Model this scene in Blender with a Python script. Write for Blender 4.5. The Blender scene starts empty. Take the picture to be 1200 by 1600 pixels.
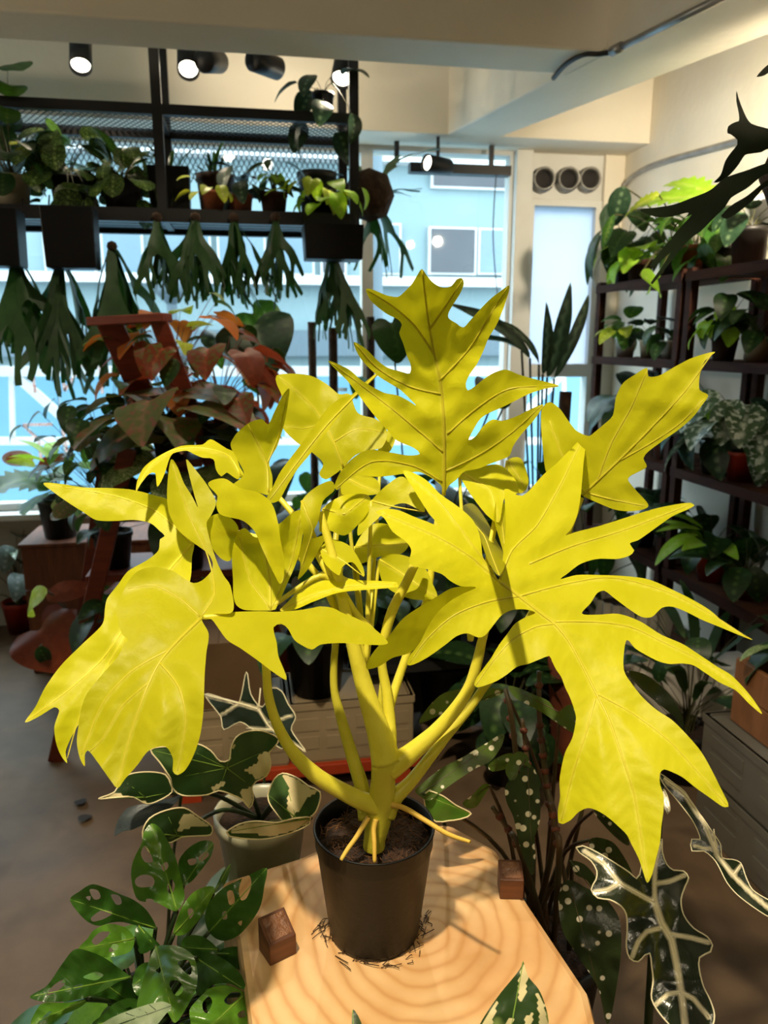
import bpy, bmesh, math, random
import numpy as np
from mathutils import Vector, Matrix, Euler, noise
from mathutils.geometry import delaunay_2d_cdt

random.seed(7)
scene = bpy.context.scene
COL = scene.collection
PI = math.pi
rad = math.radians

# ------------------------------------------------------------------ camera
CAM_H, PITCH, YAW, FPX = 1.35, rad(12.5), rad(10.0), 1200.0
cam_data = bpy.data.cameras.new('camera')
cam = bpy.data.objects.new('camera', cam_data)
COL.objects.link(cam)
cam.location = (0, 0, CAM_H)
cam.rotation_euler = (PI / 2 - PITCH, 0, -YAW)
cam_data.sensor_fit = 'VERTICAL'
cam_data.sensor_height = 36.0
cam_data.lens = 36.0 * FPX / 1600.0
cam_data.clip_start = 0.02
cam_data.clip_end = 200
cam_data.dof.use_dof = True
cam_data.dof.focus_distance = 0.84
cam_data.dof.aperture_fstop = 8.0
scene.camera = cam

# ------------------------------------------------------------------ world and exposure
world = bpy.data.worlds.new('sky')
scene.world = world
world.use_nodes = True
wn = world.node_tree.nodes
bg = wn['Background']
bg.inputs[0].default_value = (0.93, 0.97, 1.0, 1)
bg.inputs[1].default_value = 8.0
vs = scene.view_settings
vs.view_transform = 'Standard'
vs.look = 'None'
vs.exposure = 0.0
vs.gamma = 1.0
vs.use_curve_mapping = False
scene.cycles.use_denoising = True
scene.cycles.max_bounces = 8
scene.cycles.diffuse_bounces = 4
scene.cycles.transparent_max_bounces = 12
scene.cycles.sample_clamp_indirect = 6.0

# ------------------------------------------------------------------ point helpers
_f0 = Vector((math.sin(YAW) * math.cos(PITCH), math.cos(YAW) * math.cos(PITCH), -math.sin(PITCH)))
_r0 = Vector((math.cos(YAW), -math.sin(YAW), 0))
_u0 = _r0.cross(_f0)
_O = Vector((0, 0, CAM_H))

def ray(px, py):
    return _f0 + _r0 * ((px - 600) / FPX) + _u0 * ((800 - py) / FPX)

def W(px, py, d):
    return _O + ray(px, py) * d

def WX(px, py, X):
    r = ray(px, py); return _O + r * (X / r.x)

def WY(px, py, Y):
    r = ray(px, py); return _O + r * (Y / r.y)

def WZ(px, py, Z):
    r = ray(px, py); return _O + r * ((Z - CAM_H) / r.z)

ZOOM = dict(P=(0, 0, 1), E=(560, 540, 1.875), F=(700, 850, 2.4), C=(30, 680, 2.0), D=(380, 420, 2.4), B=(0, 430, 2.4),
            S=(400, 880, 3.0), A=(30, 1250, 3.0), V=(0, 1050, 2.4), Q=(900, 1180, 3.81), G=(640, 980, 3.636), H=(700, 1000, 2.4),
            T=(1000, 100, 4.21), K=(160, 460, 3.87), N=(900, 200, 3.2), U=(600, 0, 2.0), L=(0, 140, 3.75), M=(280, 140, 3.75),
            Y=(980, 540, 5.4545), J=(980, 780, 5.4545))

def pts(s):
    """'E 1 2 3 4 F 5 6' -> list of photo points"""
    out, z, buf = [], ZOOM['P'], []
    for tok in s.split():
        if tok in ZOOM:
            z = ZOOM[tok]; continue
        buf.append(float(tok))
        if len(buf) == 2:
            out.append((z[0] + buf[0] / z[2], z[1] + buf[1] / z[2])); buf = []
    return out

def srgb(h):
    h = h.lstrip('#')
    c = [int(h[i:i + 2], 16) / 255 for i in (0, 2, 4)]
    return tuple(x / 12.92 if x <= 0.04045 else ((x + 0.055) / 1.055) ** 2.4 for x in c) + (1.0,)

# ------------------------------------------------------------------ materials
def _new(name):
    m = bpy.data.materials.new(name); m.use_nodes = True
    nt = m.node_tree
    return m, nt, nt.nodes, nt.links, nt.nodes['Principled BSDF'], nt.nodes['Material Output']

def _noise(nt, scale, detail=3, coord='Object', stretch=None):
    tc = nt.nodes.new('ShaderNodeTexCoord')
    n = nt.nodes.new('ShaderNodeTexNoise')
    n.inputs['Scale'].default_value = scale; n.inputs['Detail'].default_value = detail
    if stretch:
        mp = nt.nodes.new('ShaderNodeMapping'); mp.inputs['Scale'].default_value = stretch
        nt.links.new(tc.outputs[coord], mp.inputs[0]); nt.links.new(mp.outputs[0], n.inputs['Vector'])
    else:
        nt.links.new(tc.outputs[coord], n.inputs['Vector'])
    return n

def _ramp(nt, src, stops):
    r = nt.nodes.new('ShaderNodeValToRGB')
    els = r.color_ramp.elements
    while len(els) < len(stops): els.new(0.5)
    for e, (p, c) in zip(els, stops):
        e.position = p; e.color = c
    nt.links.new(src, r.inputs[0])
    return r

def _mix(nt, fac, a, b, blend='MIX'):
    m = nt.nodes.new('ShaderNodeMix'); m.data_type = 'RGBA'; m.blend_type = blend
    for sock, v in ((m.inputs[0], fac), (m.inputs[6], a), (m.inputs[7], b)):
        if hasattr(v, 'is_linked'): nt.links.new(v, sock)
        else: sock.default_value = v
    return m.outputs[2]

def _bump(nt, bs, height, strength, dist=0.01):
    b = nt.nodes.new('ShaderNodeBump'); b.inputs['Strength'].default_value = strength; b.inputs['Distance'].default_value = dist
    nt.links.new(height, b.inputs['Height']); nt.links.new(b.outputs[0], bs.inputs['Normal'])

def mat(name, c1, c2=None, rough=0.6, scale=6, metal=0, spec=0.5, bump=0, bscale=None, stretch=None):
    m, nt, N, L, bs, out = _new(name)
    a = srgb(c1); b = srgb(c2) if c2 else tuple(x * 0.82 for x in a[:3]) + (1,)
    n = _noise(nt, scale, 4, stretch=stretch)
    r = _ramp(nt, n.outputs[0], [(0.32, a), (0.68, b)])
    L.new(r.outputs[0], bs.inputs['Base Color'])
    bs.inputs['Roughness'].default_value = rough; bs.inputs['Metallic'].default_value = metal
    bs.inputs['Specular IOR Level'].default_value = spec
    if bump:
        bn = _noise(nt, bscale or scale * 6, 4); _bump(nt, bs, bn.outputs[0], bump)
    return m

def leafmat(name, c1, c2, rib=None, trans=0.3, tcol=None, rough=0.42, scale=14, patch=None, spots=None, spotscale=30, back=None, tn=None, spec=0.4):
    """leaf: two-tone noise, optional paler ribs (mesh attribute), optional cream variegation, optional white spots, light shining through"""
    m, nt, N, L, bs, out = _new(name)
    n = _noise(nt, scale, 3)
    c = _ramp(nt, n.outputs[0], [(0.3, srgb(c1)), (0.7, srgb(c2))]).outputs[0]
    if tn:  # second tone in large splashes
        n2 = _noise(nt, tn[1], 2)
        f2 = _ramp(nt, n2.outputs[0], [(tn[2], (0, 0, 0, 1)), (tn[2] + 0.06, (1, 1, 1, 1))]).outputs[0]
        c = _mix(nt, f2, c, srgb(tn[0]))
    if patch:
        at = N.new('ShaderNodeAttribute'); at.attribute_name = 'patch'
        f = _ramp(nt, at.outputs['Fac'], [(0.4, (0, 0, 0, 1)), (0.6, (1, 1, 1, 1))]).outputs[0]
        c = _mix(nt, f, c, srgb(patch))
    if spots:
        at2 = N.new('ShaderNodeAttribute'); at2.attribute_name = 'flat'
        v = N.new('ShaderNodeTexVoronoi'); v.inputs['Scale'].default_value = spotscale; v.inputs['Randomness'].default_value = 0.7
        L.new(at2.outputs['Vector'], v.inputs['Vector'])
        f = _ramp(nt, v.outputs['Distance'], [(0.28, (1, 1, 1, 1)), (0.34, (0, 0, 0, 1))]).outputs[0]
        c = _mix(nt, f, c, srgb(spots))
    if rib:
        ar = N.new('ShaderNodeAttribute'); ar.attribute_name = 'rib'
        f = _ramp(nt, ar.outputs['Fac'], [(0.25, (0, 0, 0, 1)), (0.9, (1, 1, 1, 1))]).outputs[0]
        c = _mix(nt, f, c, srgb(rib))
    oi = N.new('ShaderNodeObjectInfo')
    hv = N.new('ShaderNodeHueSaturation')
    mr = N.new('ShaderNodeMapRange'); mr.inputs[3].default_value = 0.8; mr.inputs[4].default_value = 1.18
    L.new(oi.outputs['Random'], mr.inputs[0]); L.new(mr.outputs[0], hv.inputs['Value']); L.new(c, hv.inputs['Color'])
    c = hv.outputs[0]
    if back:
        ge = N.new('ShaderNodeNewGeometry')
        cb = _mix(nt, ge.outputs['Backfacing'], c, srgb(back)); c = cb
    L.new(c, bs.inputs['Base Color'])
    bs.inputs['Roughness'].default_value = rough; bs.inputs['Specular IOR Level'].default_value = spec
    fn = _noise(nt, scale * 9, 3); _bump(nt, bs, fn.outputs[0], 0.10, 0.004)
    if trans:
        tr = N.new('ShaderNodeBsdfTranslucent')
        if tcol: tr.inputs[0].default_value = srgb(tcol)
        else:
            L.new(c, tr.inputs[0])
        mx = N.new('ShaderNodeMixShader'); mx.inputs[0].default_value = trans
        L.new(bs.outputs[0], mx.inputs[1]); L.new(tr.outputs[0], mx.inputs[2]); L.new(mx.outputs[0], out.inputs[0])
    return m

def emit(name, col, strength):
    m, nt, N, L, bs, out = _new(name)
    n = _noise(nt, 20, 1)
    c = _ramp(nt, n.outputs[0], [(0, srgb(col)), (1, srgb(col))])
    L.new(c.outputs[0], bs.inputs['Emission Color']); bs.inputs['Emission Strength'].default_value = strength
    bs.inputs['Base Color'].default_value = (0.1, 0.1, 0.1, 1)
    return m

def glass(name, tint, gloss=0.06):
    m, nt, N, L, bs, out = _new(name)
    t = N.new('ShaderNodeBsdfTransparent'); t.inputs[0].default_value = srgb(tint)
    g = N.new('ShaderNodeBsdfGlossy'); g.inputs['Roughness'].default_value = 0.03
    mx = N.new('ShaderNodeMixShader'); mx.inputs[0].default_value = gloss
    L.new(t.outputs[0], mx.inputs[1]); L.new(g.outputs[0], mx.inputs[2]); L.new(mx.outputs[0], out.inputs[0])
    return m

# ------------------------------------------------------------------ object helpers
def link(name, me, material=None, parent=None):
    o = bpy.data.objects.new(name, me); COL.objects.link(o)
    if material is not None and me is not None:
        ms = material if isinstance(material, (list, tuple)) else [material]
        if len(me.materials) == 0:
            for x in ms: me.materials.append(x)
    if parent is not None: o.parent = parent
    return o

def tag(o, label, cat, group=None, kind=None):
    o['label'] = label; o['category'] = cat
    if group: o['group'] = group
    if kind: o['kind'] = kind
    return o

def thing(name, label, cat, loc=(0, 0, 0), rz=0, group=None):
    o = bpy.data.objects.new(name, None); COL.objects.link(o)
    o.empty_display_size = 0.02
    o.location = loc; o.rotation_euler = (0, 0, rz)
    return tag(o, label, cat, group)

def mesh(name, verts, faces, smooth=False):
    me = bpy.data.meshes.new(name); me.from_pydata([tuple(v) for v in verts], [], faces); me.update()
    if smooth: me.polygons.foreach_set('use_smooth', [True] * len(me.polygons))
    return me

class MB:
    """collects simple shapes, then links them as one mesh object"""
    def __init__(s): s.v = []; s.f = []; s.mi = []
    def add(s, v, f, mi=0):
        o = len(s.v); s.v += [tuple(x) for x in v]; s.f += [tuple(i + o for i in q) for q in f]; s.mi += [mi] * len(f); return s
    def box(s, x0, x1, y0, y1, z0, z1, mi=0):
        v = [(x0, y0, z0), (x1, y0, z0), (x1, y1, z0), (x0, y1, z0), (x0, y0, z1), (x1, y0, z1), (x1, y1, z1), (x0, y1, z1)]
        return s.add(v, [(3, 2, 1, 0), (4, 5, 6, 7), (0, 1, 5, 4), (1, 2, 6, 5), (2, 3, 7, 6), (3, 0, 4, 7)], mi)
    def obox(s, c, ax, ay, az, mi=0):
        c = Vector(c); v = []
        for k in (-1, 1):
            for i, j in ((-1, -1), (1, -1), (1, 1), (-1, 1)):
                v.append(c + ax * i + ay * j + az * k)
        return s.add(v, [(3, 2, 1, 0), (4, 5, 6, 7), (0, 1, 5, 4), (1, 2, 6, 5), (2, 3, 7, 6), (3, 0, 4, 7)], mi)
    def bar(s, a, b, w, h, up=(0, 0, 1), mi=0):
        a, b = Vector(a), Vector(b); d = (b - a); L = d.length; d.normalize()
        up = Vector(up); side = d.cross(up)
        if side.length < 1e-4: side = d.cross(Vector((1, 0, 0)))
        side.normalize(); u2 = side.cross(d).normalized()
        return s.obox((a + b) / 2, side * w / 2, d * L / 2, u2 * h / 2, mi)
    def tube(s, P, R, n=8, cap=True, mi=0):
        P = [Vector(p) for p in P]
        if not hasattr(R, '__len__'): R = [R] * len(P)
        m = len(P); t0 = (P[1] - P[0]).normalized()
        ref = t0.orthogonal().normalized(); rings = []
        for i, p in enumerate(P):
            t = (P[min(i + 1, m - 1)] - P[max(i - 1, 0)]).normalized()
            ref = (ref - t * ref.dot(t)).normalized(); b = t.cross(ref)
            rings.append([p + (ref * math.cos(2 * PI * k / n) + b * math.sin(2 * PI * k / n)) * R[i] for k in range(n)])
        v = [q for r in rings for q in r]; f = []
        for i in range(m - 1):
            for k in range(n):
                f.append((i * n + k, i * n + (k + 1) % n, (i + 1) * n + (k + 1) % n, (i + 1) * n + k))
        if cap: f += [tuple(reversed(range(n))), tuple(range((m - 1) * n, m * n))]
        return s.add(v, f, mi)
    def lathe(s, prof, n=32, c=(0, 0, 0), mi=0, capb=False, capt=False):
        v = []; f = []; m = len(prof)
        for (r, z) in prof:
            for k in range(n):
                a = 2 * PI * k / n; v.append((c[0] + r * math.cos(a), c[1] + r * math.sin(a), c[2] + z))
        for i in range(m - 1):
            for k in range(n):
                f.append((i * n + k, i * n + (k + 1) % n, (i + 1) * n + (k + 1) % n, (i + 1) * n + k))
        if capb: f.append(tuple(reversed(range(n))))
        if capt: f.append(tuple(range((m - 1) * n, m * n)))
        return s.add(v, f, mi)
    def prism(s, poly, z0, z1, mi=0):
        n = len(poly); v = [(p[0], p[1], z0) for p in poly] + [(p[0], p[1], z1) for p in poly]
        f = [tuple(reversed(range(n))), tuple(range(n, 2 * n))] + [(i, (i + 1) % n, n + (i + 1) % n, n + i) for i in range(n)]
        return s.add(v, f, mi)
    def build(s, name, material, parent=None, smooth=False, bevel=0, origin=None):
        v = s.v
        if origin is not None:
            v = [(a - origin[0], b - origin[1], c - origin[2]) for a, b, c in v]
        me = mesh(name, v, s.f, smooth)
        if isinstance(material, (list, tuple)):
            for x in material: me.materials.append(x)
            me.polygons.foreach_set('material_index', s.mi)
        o = link(name, me, material, parent)
        if bevel:
            b = o.modifiers.new('edge', 'BEVEL'); b.width = bevel; b.segments = 2; b.limit_method = 'ANGLE'
        return o

def smooth_curve(P, R=None, k=5):
    """Catmull-Rom through 3-d points"""
    P = [Vector(p) for p in P]; out = []; ro = []
    n = len(P)
    if R is not None and not hasattr(R, '__len__'): R = [R] * n
    if R is not None and len(R) == 2 and n > 2: R = [R[0] + (R[1] - R[0]) * i / (n - 1) for i in range(n)]
    for i in range(n - 1):
        p0, p1, p2, p3 = P[max(i - 1, 0)], P[i], P[i + 1], P[min(i + 2, n - 1)]
        for j in range(k):
            t = j / k
            out.append(0.5 * ((2 * p1) + (p2 - p0) * t + (2 * p0 - 5 * p1 + 4 * p2 - p3) * t * t + (3 * p1 - p0 - 3 * p2 + p3) * t ** 3))
            if R is not None: ro.append(R[i] + (R[i + 1] - R[i]) * t)
    out.append(P[-1])
    if R is not None: ro.append(R[-1]); return out, ro
    return out

# ------------------------------------------------------------------ flat outlines -> leaf meshes
def resample(poly, step, closed=True, curve=True):
    P = [np.array(p, float) for p in poly]; n = len(P); dense = []
    rng = range(n if closed else n - 1)
    for i in rng:
        if closed: p0, p1, p2, p3 = P[i - 1], P[i], P[(i + 1) % n], P[(i + 2) % n]
        else: p0, p1, p2, p3 = P[max(i - 1, 0)], P[i], P[i + 1], P[min(i + 2, n - 1)]
        L = np.linalg.norm(p2 - p1); k = max(1, int(round(L / step)))
        # tangents limited so that sharp tips stay sharp
        m1 = (p2 - p0) / 2; m2 = (p3 - p1) / 2
        for m in (m1, m2):
            l = np.linalg.norm(m)
            if l > L * 0.9 and l > 0: m *= L * 0.9 / l
        for j in range(k):
            t = j / k
            if curve:
                h = (2 * t ** 3 - 3 * t * t + 1) * p1 + (t ** 3 - 2 * t * t + t) * m1 + (-2 * t ** 3 + 3 * t * t) * p2 + (t ** 3 - t * t) * m2
            else: h = p1 + (p2 - p1) * t
            dense.append(h)
    if not closed: dense.append(P[-1])
    return np.array(dense)

def inside(poly, Q):
    x, y = Q[:, 0], Q[:, 1]; c = np.zeros(len(Q), bool); n = len(poly); j = n - 1
    for i in range(n):
        xi, yi = poly[i]; xj, yj = poly[j]
        with np.errstate(divide='ignore', invalid='ignore'):
            t = ((yi > y) != (yj > y)) & (x < (xj - xi) * (y - yi) / (yj - yi + 1e-12) + xi)
        c ^= t; j = i
    return c

def segdist(Q, line):
    best = np.full(len(Q), 1e9)
    for a, b in zip(line[:-1], line[1:]):
        a = np.array(a, float); b = np.array(b, float); d = b - a; l2 = max(d @ d, 1e-9)
        t = np.clip(((Q - a) @ d) / l2, 0, 1)
        best = np.minimum(best, np.linalg.norm(Q - (a + t[:, None] * d), axis=1))
    return best

def fill(poly, s, holes=(), curve=True):
    """triangulated fill of a closed outline with an even net of inner points"""
    B = resample(poly, s * 0.9, True, curve)
    Hs = [resample(h, s * 0.7) for h in holes]
    lo, hi = B.min(0), B.max(0); G = []
    rows = int((hi[1] - lo[1]) / (s * 0.866)) + 2
    for r in range(rows):
        y = lo[1] + r * s * 0.866
        xs = np.arange(lo[0] + (s / 2 if r % 2 else 0), hi[0], s)
        G += [(x, y) for x in xs]
    G = np.array(G) if G else np.zeros((0, 2))
    if len(G):
        G = G[inside(B, G)]
        for ring in [B] + Hs:
            if len(G): G = G[segdist(G, list(ring) + [ring[0]]) > s * 0.5]
        for h in Hs:
            if len(G): G = G[~inside(h, G)]
    V = [tuple(p) for p in B]; E = [(i, (i + 1) % len(B)) for i in range(len(B))]
    for h in Hs:
        o = len(V); V += [tuple(p) for p in h]; E += [(o + i, o + (i + 1) % len(h)) for i in range(len(h))]
    V += [tuple(p) for p in G]
    r = delaunay_2d_cdt([Vector(p) for p in V], E, [], 0, 1e-5)
    P = np.array([(p.x, p.y) for p in r[0]]); F = [tuple(f) for f in r[2]]
    C = np.array([P[list(f)].mean(0) for f in F])
    ok = inside(B, C)
    for h in Hs: ok &= ~inside(h, C)
    F = [f for f, k in zip(F, ok) if k]
    return P, F

def tps(ctrl):
    """smooth depth field through (x, y, depth) points"""
    X = np.array([(c[0], c[1]) for c in ctrl], float) / 400.0; z = np.array([c[2] for c in ctrl], float); n = len(ctrl)
    U = lambda r: np.where(r > 1e-9, r * r * np.log(r + 1e-12), 0)
    if n == 1: return lambda Q: np.full(len(Q), z[0])
    K = U(np.linalg.norm(X[:, None] - X[None], axis=2)) + np.eye(n) * 0.002
    Pm = np.hstack([np.ones((n, 1)), X])
    A = np.zeros((n + 3, n + 3)); A[:n, :n] = K; A[:n, n:] = Pm; A[n:, :n] = Pm.T
    A += np.eye(n + 3) * 1e-7
    w = np.linalg.lstsq(A, np.concatenate([z, np.zeros(3)]), rcond=None)[0]
    def f(Q):
        q = np.asarray(Q, float) / 400.0
        return U(np.linalg.norm(q[:, None] - X[None], axis=2)) @ w[:n] + w[n] + q @ w[n + 1:]
    return f

def arcphase(Q, vl, wave=23.0):
    """phase of the fine side ribs that run slantwise out of the nearest vein"""
    best = np.full(len(Q), 1e9); arc = np.zeros(len(Q))
    for v in vl:
        acc = 0.0
        for a, b in zip(v[:-1], v[1:]):
            d = b - a; L = max(math.sqrt(d @ d), 1e-6); t = np.clip(((Q - a) @ d) / (L * L), 0, 1)
            dist = np.linalg.norm(Q - (a + t[:, None] * d), axis=1); m = dist < best
            best = np.where(m, dist, best); arc = np.where(m, acc + t * L, arc); acc += L
    return (arc - 0.75 * best) * 2 * PI / wave

def depth_field(ctrl, veins, bulge, amp, seed, pleat=0.0):
    base = tps(ctrl)
    vl = [resample(v, 14, False) for v in veins]
    def f(Q):
        Q = np.asarray(Q, float); d = base(Q)
        if vl and bulge:
            dm = np.min([segdist(Q, list(v)) for v in vl], axis=0)
            d = d - bulge * (1 - np.exp(-(dm / 26.0) ** 2))
            ph = arcphase(Q, vl)
            d = d + pleat * np.minimum(1, dm / 14.0) * np.sin(ph)
        if amp:
            d = d + amp * np.array([noise.noise((q[0] / 70 + seed, q[1] / 70, seed * 3.1)) + 0.5 * noise.noise((q[0] / 30, q[1] / 30 + seed, 5.0)) for q in Q])
        return d
    return f

def traced(name, parent, material, outline, ctrl, veins=(), holes=(), s=7, bulge=0.004, amp=0.004, vmat=None, vr=(0.0016, 0.0005),
           patches=(), rim=None, rimmat=None, extra=(), label=None, vname='vein', seed=None, ribw=4.0, sink=0.45, pleat=0.0):
    """a leaf given by its outline as the eye sees it from the lens, put at its own distance with its own tilt and curl"""
    seed = seed if seed is not None else len(bpy.data.meshes) * 0.37
    org = parent.matrix_basis.translation if parent else Vector()
    polys = [(pts(outline) if isinstance(outline, str) else outline, ctrl)] + [(pts(o), c) for o, c in extra]
    vl = [pts(v) if isinstance(v, str) else v for v in veins]
    hl = [pts(h) if isinstance(h, str) else h for h in holes]
    AV, AF, FL, PT, RB = [], [], [], [], []
    fields = []
    for pl, ct in polys:
        fld = depth_field(ct, vl, bulge, amp, seed, pleat); fields.append(fld)
        P, F = fill(pl, s, hl)
        D = fld(P); o = len(AV)
        AV += [W(p[0], p[1], d) - org for p, d in zip(P, D)]
        AF += [tuple(i + o for i in f) for f in F]
        FL += [(p[0] / 100.0, p[1] / 100.0, 0) for p in P]
        pt = np.zeros(len(P))
        for q in patches: pt = np.maximum(pt, inside(np.array(pts(q)), P).astype(float))
        PT += list(pt)
        RB += list(np.exp(-(np.min([segdist(P, list(v)) / (1.0 if i == 0 else 0.7) for i, v in enumerate(vl)], axis=0) / ribw) ** 2)) if vl else [0.0] * len(P)
    # orient towards the lens
    me = mesh(name, AV, AF, True)
    up = sum((p.normal * p.area for p in me.polygons), Vector())
    if up.dot(_f0) > 0: me.flip_normals()
    a = me.attributes.new('flat', 'FLOAT_VECTOR', 'POINT'); a.data.foreach_set('vector', np.array(FL).ravel())
    a = me.attributes.new('patch', 'FLOAT', 'POINT'); a.data.foreach_set('value', PT)
    a = me.attributes.new('rib', 'FLOAT', 'POINT'); a.data.foreach_set('value', RB)
    o = link(name, me, material, parent)
    if label: o['label'] = label
    if vmat and vl:
        fld = fields[0]; mb = MB()
        for i, v in enumerate(vl):
            R = resample(v, 12, False); D = fld(R)
            k = len(R); r0, r1 = (vr if i == 0 else (vr[0] * 0.62, vr[1] * 0.8))
            rr = [r0 + (r1 - r0) * j / (k - 1) for j in range(k)]
            mb.tube([W(p[0], p[1], d + sink * q) - org for p, d, q in zip(R, D, rr)], rr, 7)
        mb.build(vname, vmat, o, True)
    if rim and rimmat:
        R = resample(polys[0][0], 8); D = fields[0](R); R = list(R) + [R[0]]; D = list(D) + [D[0]]
        MB().tube([W(p[0], p[1], d - 0.0003) - org for p, d in zip(R, D)], rim, 5, False).build('leaf_rim', rimmat, o, True)
    return o

def stem(name, parent, material, line, D, R, k=5, n=8):
    """stalk along photo points with a distance at each"""
    org = parent.matrix_basis.translation if parent else Vector()
    P = pts(line) if isinstance(line, str) else line
    if len(D) == 2 and len(P) > 2: D = [D[0] + (D[1] - D[0]) * i / (len(P) - 1) for i in range(len(P))]
    C, RR = smooth_curve([W(p[0], p[1], d) - org for p, d in zip(P, D)], R, k)
    return MB().tube(C, RR, n).build(name, material, parent, True)
# ------------------------------------------------------------------ big lights (spot lamps get their fixtures further down)
def spot(name, loc, aim, energy, col, angle, blend=0.35, radius=0.03, parent=None):
    l = bpy.data.lights.new(name, 'SPOT'); l.energy = energy; l.color = col; l.spot_size = rad(angle); l.spot_blend = blend
    l.shadow_soft_size = radius
    o = bpy.data.objects.new(name, l); COL.objects.link(o)
    o.location = loc; o.rotation_euler = (Vector(aim) - Vector(loc)).to_track_quat('-Z', 'Y').to_euler()
    if parent is not None: o.parent = parent
    return o
WARM = (1.0, 0.84, 0.60)

# ------------------------------------------------------------------ room materials
def concrete(name):
    m, nt, N, L, bs, out = _new(name)
    n1 = _noise(nt, 1.6, 6); n2 = _noise(nt, 9, 5); n3 = _noise(nt, 3.2, 2)
    a = _ramp(nt, n1.outputs[0], [(0.3, srgb('54422f')), (0.72, srgb('7c6650'))]).outputs[0]
    b = _mix(nt, _ramp(nt, n2.outputs[0], [(0.4, (0, 0, 0, 1)), (0.75, (0.45, 0.45, 0.45, 1))]).outputs[0], a, srgb('372c22'))
    c = _mix(nt, _ramp(nt, n3.outputs[0], [(0.60, (0, 0, 0, 1)), (0.66, (0.5, 0.5, 0.5, 1))]).outputs[0], b, srgb('2c231b'))
    L.new(c, bs.inputs['Base Color'])
    r = _ramp(nt, n1.outputs[0], [(0.3, (0.45,) * 3 + (1,)), (0.7, (0.7,) * 3 + (1,))]); L.new(r.outputs[0], bs.inputs['Roughness'])
    bs.inputs['Specular IOR Level'].default_value = 0.3
    _bump(nt, bs, n2.outputs[0], 0.12)
    return m
M = {}
M['floor'] = concrete('polished_concrete')
M['plaster'] = mat('cream_plaster', 'ece5d6', 'e4dcca', 0.85, 2.2, bump=0.15, bscale=30)
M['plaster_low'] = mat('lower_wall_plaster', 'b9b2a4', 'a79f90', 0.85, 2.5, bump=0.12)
M['paint_white'] = mat('white_window_paint', 'dcdcd8', 'd2d1cb', 0.5, 5)
M['alu'] = mat('grey_aluminium', 'a7acb0', '9aa0a4', 0.4, 8, metal=0.3)
M['black'] = mat('black_steel', '16151a', '0e0e11', 0.45, 12)
M['blackplastic'] = mat('black_plastic', '0a090a', '060606', 0.45, 20, bump=0.05, spec=0.22)
M['glass'] = glass('window_glass', 'f2fcff', 0.02)
def frosted():
    m, nt, N, L, bs, out = _new('frosted_glass')
    n = _noise(nt, 2, 2); c = _ramp(nt, n.outputs[0], [(0.3, (0.56, 0.62, 0.70, 1)), (0.7, (0.62, 0.68, 0.75, 1))])
    tr = N.new('ShaderNodeBsdfTranslucent'); L.new(c.outputs[0], tr.inputs[0]); t = N.new('ShaderNodeBsdfTransparent')
    mx = N.new('ShaderNodeMixShader'); mx.inputs[0].default_value = 0.12; L.new(tr.outputs[0], mx.inputs[1]); L.new(t.outputs[0], mx.inputs[2]); L.new(mx.outputs[0], out.inputs[0])
    return m
M['frost'] = frosted()
M['bldg'] = mat('pale_blue_render', '687d82', '62767b', 0.9, 0.8)
M['bldg2'] = mat('grey_blue_band', '4a5a63', '43525b', 0.8, 0.6)
M['bldgwin'] = mat('dark_far_glass', '282e36', '1e242c', 0.25, 1.5)
M['bldgwin2'] = mat('pale_far_glass', '526a79', '48606f', 0.3, 1.2)
M['whitesteel'] = mat('white_painted_steel', 'b4b8ba', 'aaafb1', 0.5, 3)
M['bluepanel'] = mat('pale_blue_panel', '4f7b91', '467188', 0.6, 1.0)
M['asphalt'] = mat('asphalt', '8a8c8c', '7a7c7d', 0.9, 2)

def structure(o): o['kind'] = 'structure'; return o
YW, ZS, ZB = 3.80, 2.24, 2.24         # window plane, soffit height, beam underside
XR = 1.87                             # right wall
xw = lambda px, py: WY(px, py, YW).x
zw = lambda px, py: WY(px, py, YW).z

structure(MB().box(-3.2, XR + 0.15, -2.6, YW + 0.2, -0.12, 0).build('floor', M['floor']))
structure(MB().box(-3.2, XR + 0.15, -2.6, YW + 0.2, 2.9, 3.0).build('ceiling', M['plaster']))
structure(MB().box(XR, XR + 0.15, -2.6, YW + 0.2, 0, 2.9).build('wall_right', M['plaster']))
structure(MB().box(-3.35, -3.2, -2.6, YW + 0.2, 0, 2.9).build('wall_left', M['plaster']))
structure(MB().box(-3.2, XR, -2.75, -2.6, 0, 2.9).build('wall_rear', M['plaster']))
# window wall: low wall, head beam, pier, right jamb
X_P0, X_P1 = xw(797, 420), xw(822, 420)
X_J = xw(925, 430); Z_SILL = 0.57
zc = WY(700, 246, YW).z
wb = MB()
wb.box(-3.2, XR, YW, YW + 0.2, 0, Z_SILL)
structure(wb.build('wall_back', M['plaster_low']))
hb = MB(); hb.box(-3.2, XR, 3.55, YW + 0.2, ZS, 2.9)
structure(hb.build('trim_1', M['plaster'], bevel=0.006))
# beam across the room and the skewed beam running towards the windows
structure(MB().box(-3.2, 1.16, 2.51, 2.73, ZB, 2.9).build('trim_2', M['plaster'], bevel=0.008))
sk = [(0.91, 3.56), (1.15, 3.56), (1.56 + 0.41 * 1.6, 2.29 - 1.26 * 1.6), (1.25 + 0.337 * 1.6, 2.10 - 1.44 * 1.6)]
structure(MB().prism([sk[3], sk[2], sk[1], sk[0]], ZB - 0.002, 2.9).build('trim_3', M['plaster'], bevel=0.008))
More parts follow.
